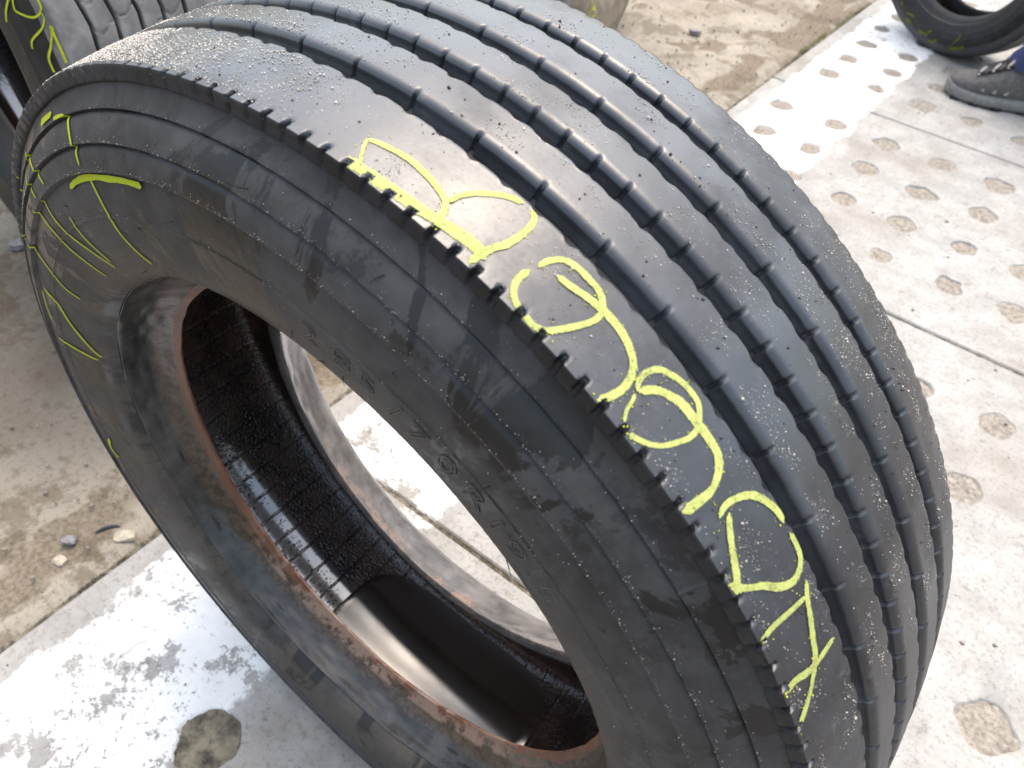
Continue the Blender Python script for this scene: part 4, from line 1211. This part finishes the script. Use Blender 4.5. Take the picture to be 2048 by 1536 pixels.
side_chalk(tA, CH_A, M['chalk_old'], 0.452)
side_chalk(tB, CH_B, M['chalk_old'], 0.458)
side_chalk(tC, CH_C, mat_chalk('faded_chalk', (0.14, 0.17, 0.02), -0.02), 0.298)

# person: grey trainer and blue jeans at the right edge
def make_person():
    p = tag(empty('person', (SHX, SHY, 0.0)), 'person cut off by the picture edge: grey trainer and blue jeans beside the car tire', 'person')
    p.rotation_euler = (0, 0, SHR)
    # local +x = heel, toe at x = 0; y across
    tt = np.linspace(0, 1, 26); Lg = 0.300
    half = np.interp(tt, [0, .03, .08, .18, .32, .5, .7, .88, .96, 1], [.012, .027, .038, .048, .052, .046, .039, .038, .031, .016])
    top = np.interp(tt, [0, .04, .10, .20, .32, .45, .58, .68, .80, .92, 1], [.046, .060, .068, .075, .092, .116, .134, .142, .136, .126, .110])
    K = 22
    def loft(hs, zt, zb, n=K, e=2.6):
        V = []; F = []
        for i, t in enumerate(tt):
            x = t * Lg
            bow = -0.010 * math.sin(t * PI) + 0.012 * t
            for j in range(n):
                a = 2 * PI * j / n
                ca, sa = math.cos(a), math.sin(a)
                yy = math.copysign(abs(ca) ** (2 / e), ca) * hs[i]
                zz = math.copysign(abs(sa) ** (2 / e), sa)
                mid = (zt[i] + zb[i]) / 2; hz = (zt[i] - zb[i]) / 2
                narrow = 1 - 0.38 * max(0, zz) ** 2 * (1 if zt[i] > 0.05 else 0)
                V.append((x, yy * narrow + bow, mid + zz * hz))
        for i in range(len(tt) - 1):
            for j in range(n):
                j2 = (j + 1) % n
                F.append((i * n + j, (i + 1) * n + j, (i + 1) * n + j2, i * n + j2))
        F.append(tuple(range(n))); F.append(tuple((len(tt) - 1) * n + q for q in reversed(range(n))))
        return V, F
    spring = np.interp(tt, [0, .1, .3, 1], [.012, .004, 0.0015, 0.0015])
    m_up = mat_plain('trainer_upper', (0.105, 0.100, 0.095), 0.8, 120, 0.25, 0.4)
    m_so = mat_plain('trainer_sole', (0.19, 0.19, 0.18), 0.7, 60, 0.2, 0.3)
    m_bk = mat_plain('trainer_trim', (0.012, 0.012, 0.016), 0.5, 100)
    m_wh = mat_plain('lace_white', (0.38, 0.35, 0.32), 0.6, 100)
    m_jn = NT('denim'); v = m_jn.pos()
    wv = m_jn.noise(m_jn.comb(m_jn.math('MULTIPLY', m_jn.sep(v)[0], 40.), m_jn.math('MULTIPLY', m_jn.sep(v)[1], 40.), m_jn.sep(v)[2]), 40, 4)
    m_jn = m_jn.fin(m_jn.mix(wv, (0.016, 0.026, 0.085), (0.040, 0.058, 0.15)), 0.9, m_jn.bump(wv, 0.5, 0.001))
    V, F = loft(half * 0.95, top, spring + 0.018)
    mesh_obj('shoe_upper', V, F, m_up, p, sharp=50)
    V, F = loft(half + 0.003, spring + np.interp(tt, [0, .15, .5, 1], [.036, .034, .034, .040]), spring, e=5.0)
    so = mesh_obj('shoe_sole', V, F, m_so, p, sharp=50)
    # tread blocks under the sole edge
    for t in (0.12, 0.3, 0.5, 0.72):
        i = int(t * 25)
        bx = t * Lg
        bv = [(bx + dx, -half[i] * 1.02 - 0.010 * math.sin(t * PI) + 0.012 * t + dy, z) for z in (0.0, 0.010) for dx, dy in ((-.012, -.002), (.012, -.002), (.012, .006), (-.012, .006))]
        mesh_obj('sole_block', bv, [(0, 3, 2, 1), (4, 5, 6, 7), (0, 1, 5, 4), (1, 2, 6, 5), (2, 3, 7, 6), (3, 0, 4, 7)], m_bk, so, smooth=False)
    # dark tongue and laces
    def strip(name, pts, w, th, mat, par):
        V = []; F = []
        P = [Vector(q) for q in pts]
        for i, q in enumerate(P):
            t = (P[min(i + 1, len(P) - 1)] - P[max(i - 1, 0)]).normalized()
            s = t.cross(Vector((0, 0, 1))).normalized(); n = s.cross(t).normalized()
            for a, b in ((-1, -1), (1, -1), (1, 1), (-1, 1)): V.append(q + s * w / 2 * a + n * th / 2 * b)
        for i in range(len(P) - 1):
            for j in range(4): F.append((i * 4 + j, (i + 1) * 4 + j, (i + 1) * 4 + (j + 1) % 4, i * 4 + (j + 1) % 4))
        F += [(0, 1, 2, 3), tuple((len(P) - 1) * 4 + q for q in (3, 2, 1, 0))]
        return mesh_obj(name, V, F, mat, par, sharp=40)
    zt = lambda x: float(np.interp(x / Lg, tt, top))
    bw = lambda x: -0.010 * math.sin(x / Lg * PI) + 0.012 * x / Lg
    strip('tongue', [(x, bw(x), zt(x) + 0.001) for x in np.linspace(0.068, 0.190, 9)], 0.056, 0.007, m_bk, p)
    for q, x in enumerate(np.linspace(0.082, 0.160, 6)):
        strip('lace', [(x + 0.012 * s, bw(x) + s * 0.030, zt(x) + 0.0055 - 0.012 * s * s) for s in np.linspace(-1, 1, 7)], 0.006, 0.004, m_wh if q % 2 == 0 else m_bk, p)
    for q, x in enumerate((0.095, 0.125, 0.155)):
        h = float(np.interp(x / Lg, tt, half))
        strip('side_stripe', [(x + 0.016 * s, bw(x) - h * (0.93 - 0.28 * s), 0.045 + 0.030 * s) for s in np.linspace(0, 1, 5)], 0.006, 0.005, m_wh, p)
    # trouser leg
    n, mrow = 28, 46
    V = []; F = []
    for i in range(mrow):
        t = i / (mrow - 1); z = 0.128 + t * 0.80
        rr = np.interp(t, [0, .06, .3, .55, .8, 1], [.088, .076, .072, .078, .092, .105])
        cx = 0.226 - 0.02 * t + 0.05 * math.sin(t * 2.2); cy = 0.010 + 0.01 * t
        for j in range(n):
            a = 2 * PI * j / n
            fold = 0.007 * math.sin(z * 70 + 2.2 * math.sin(a * 2)) * max(0, 1 - t * 3.0) + 0.003 * math.sin(a * 5 + z * 9)
            rad = rr + fold
            V.append((cx + math.cos(a) * rad * 1.12, cy + math.sin(a) * rad * 0.9, z + 0.018 * math.cos(a) * max(0, 1 - t * 8)))
    for i in range(mrow - 1):
        for j in range(n):
            j2 = (j + 1) % n
            F.append((i * n + j, i * n + j2, (i + 1) * n + j2, (i + 1) * n + j))
    F.append(tuple((mrow - 1) * n + q for q in range(n)))
    mesh_obj('trouser_leg', V, F, m_jn, p, sharp=None)
make_person()
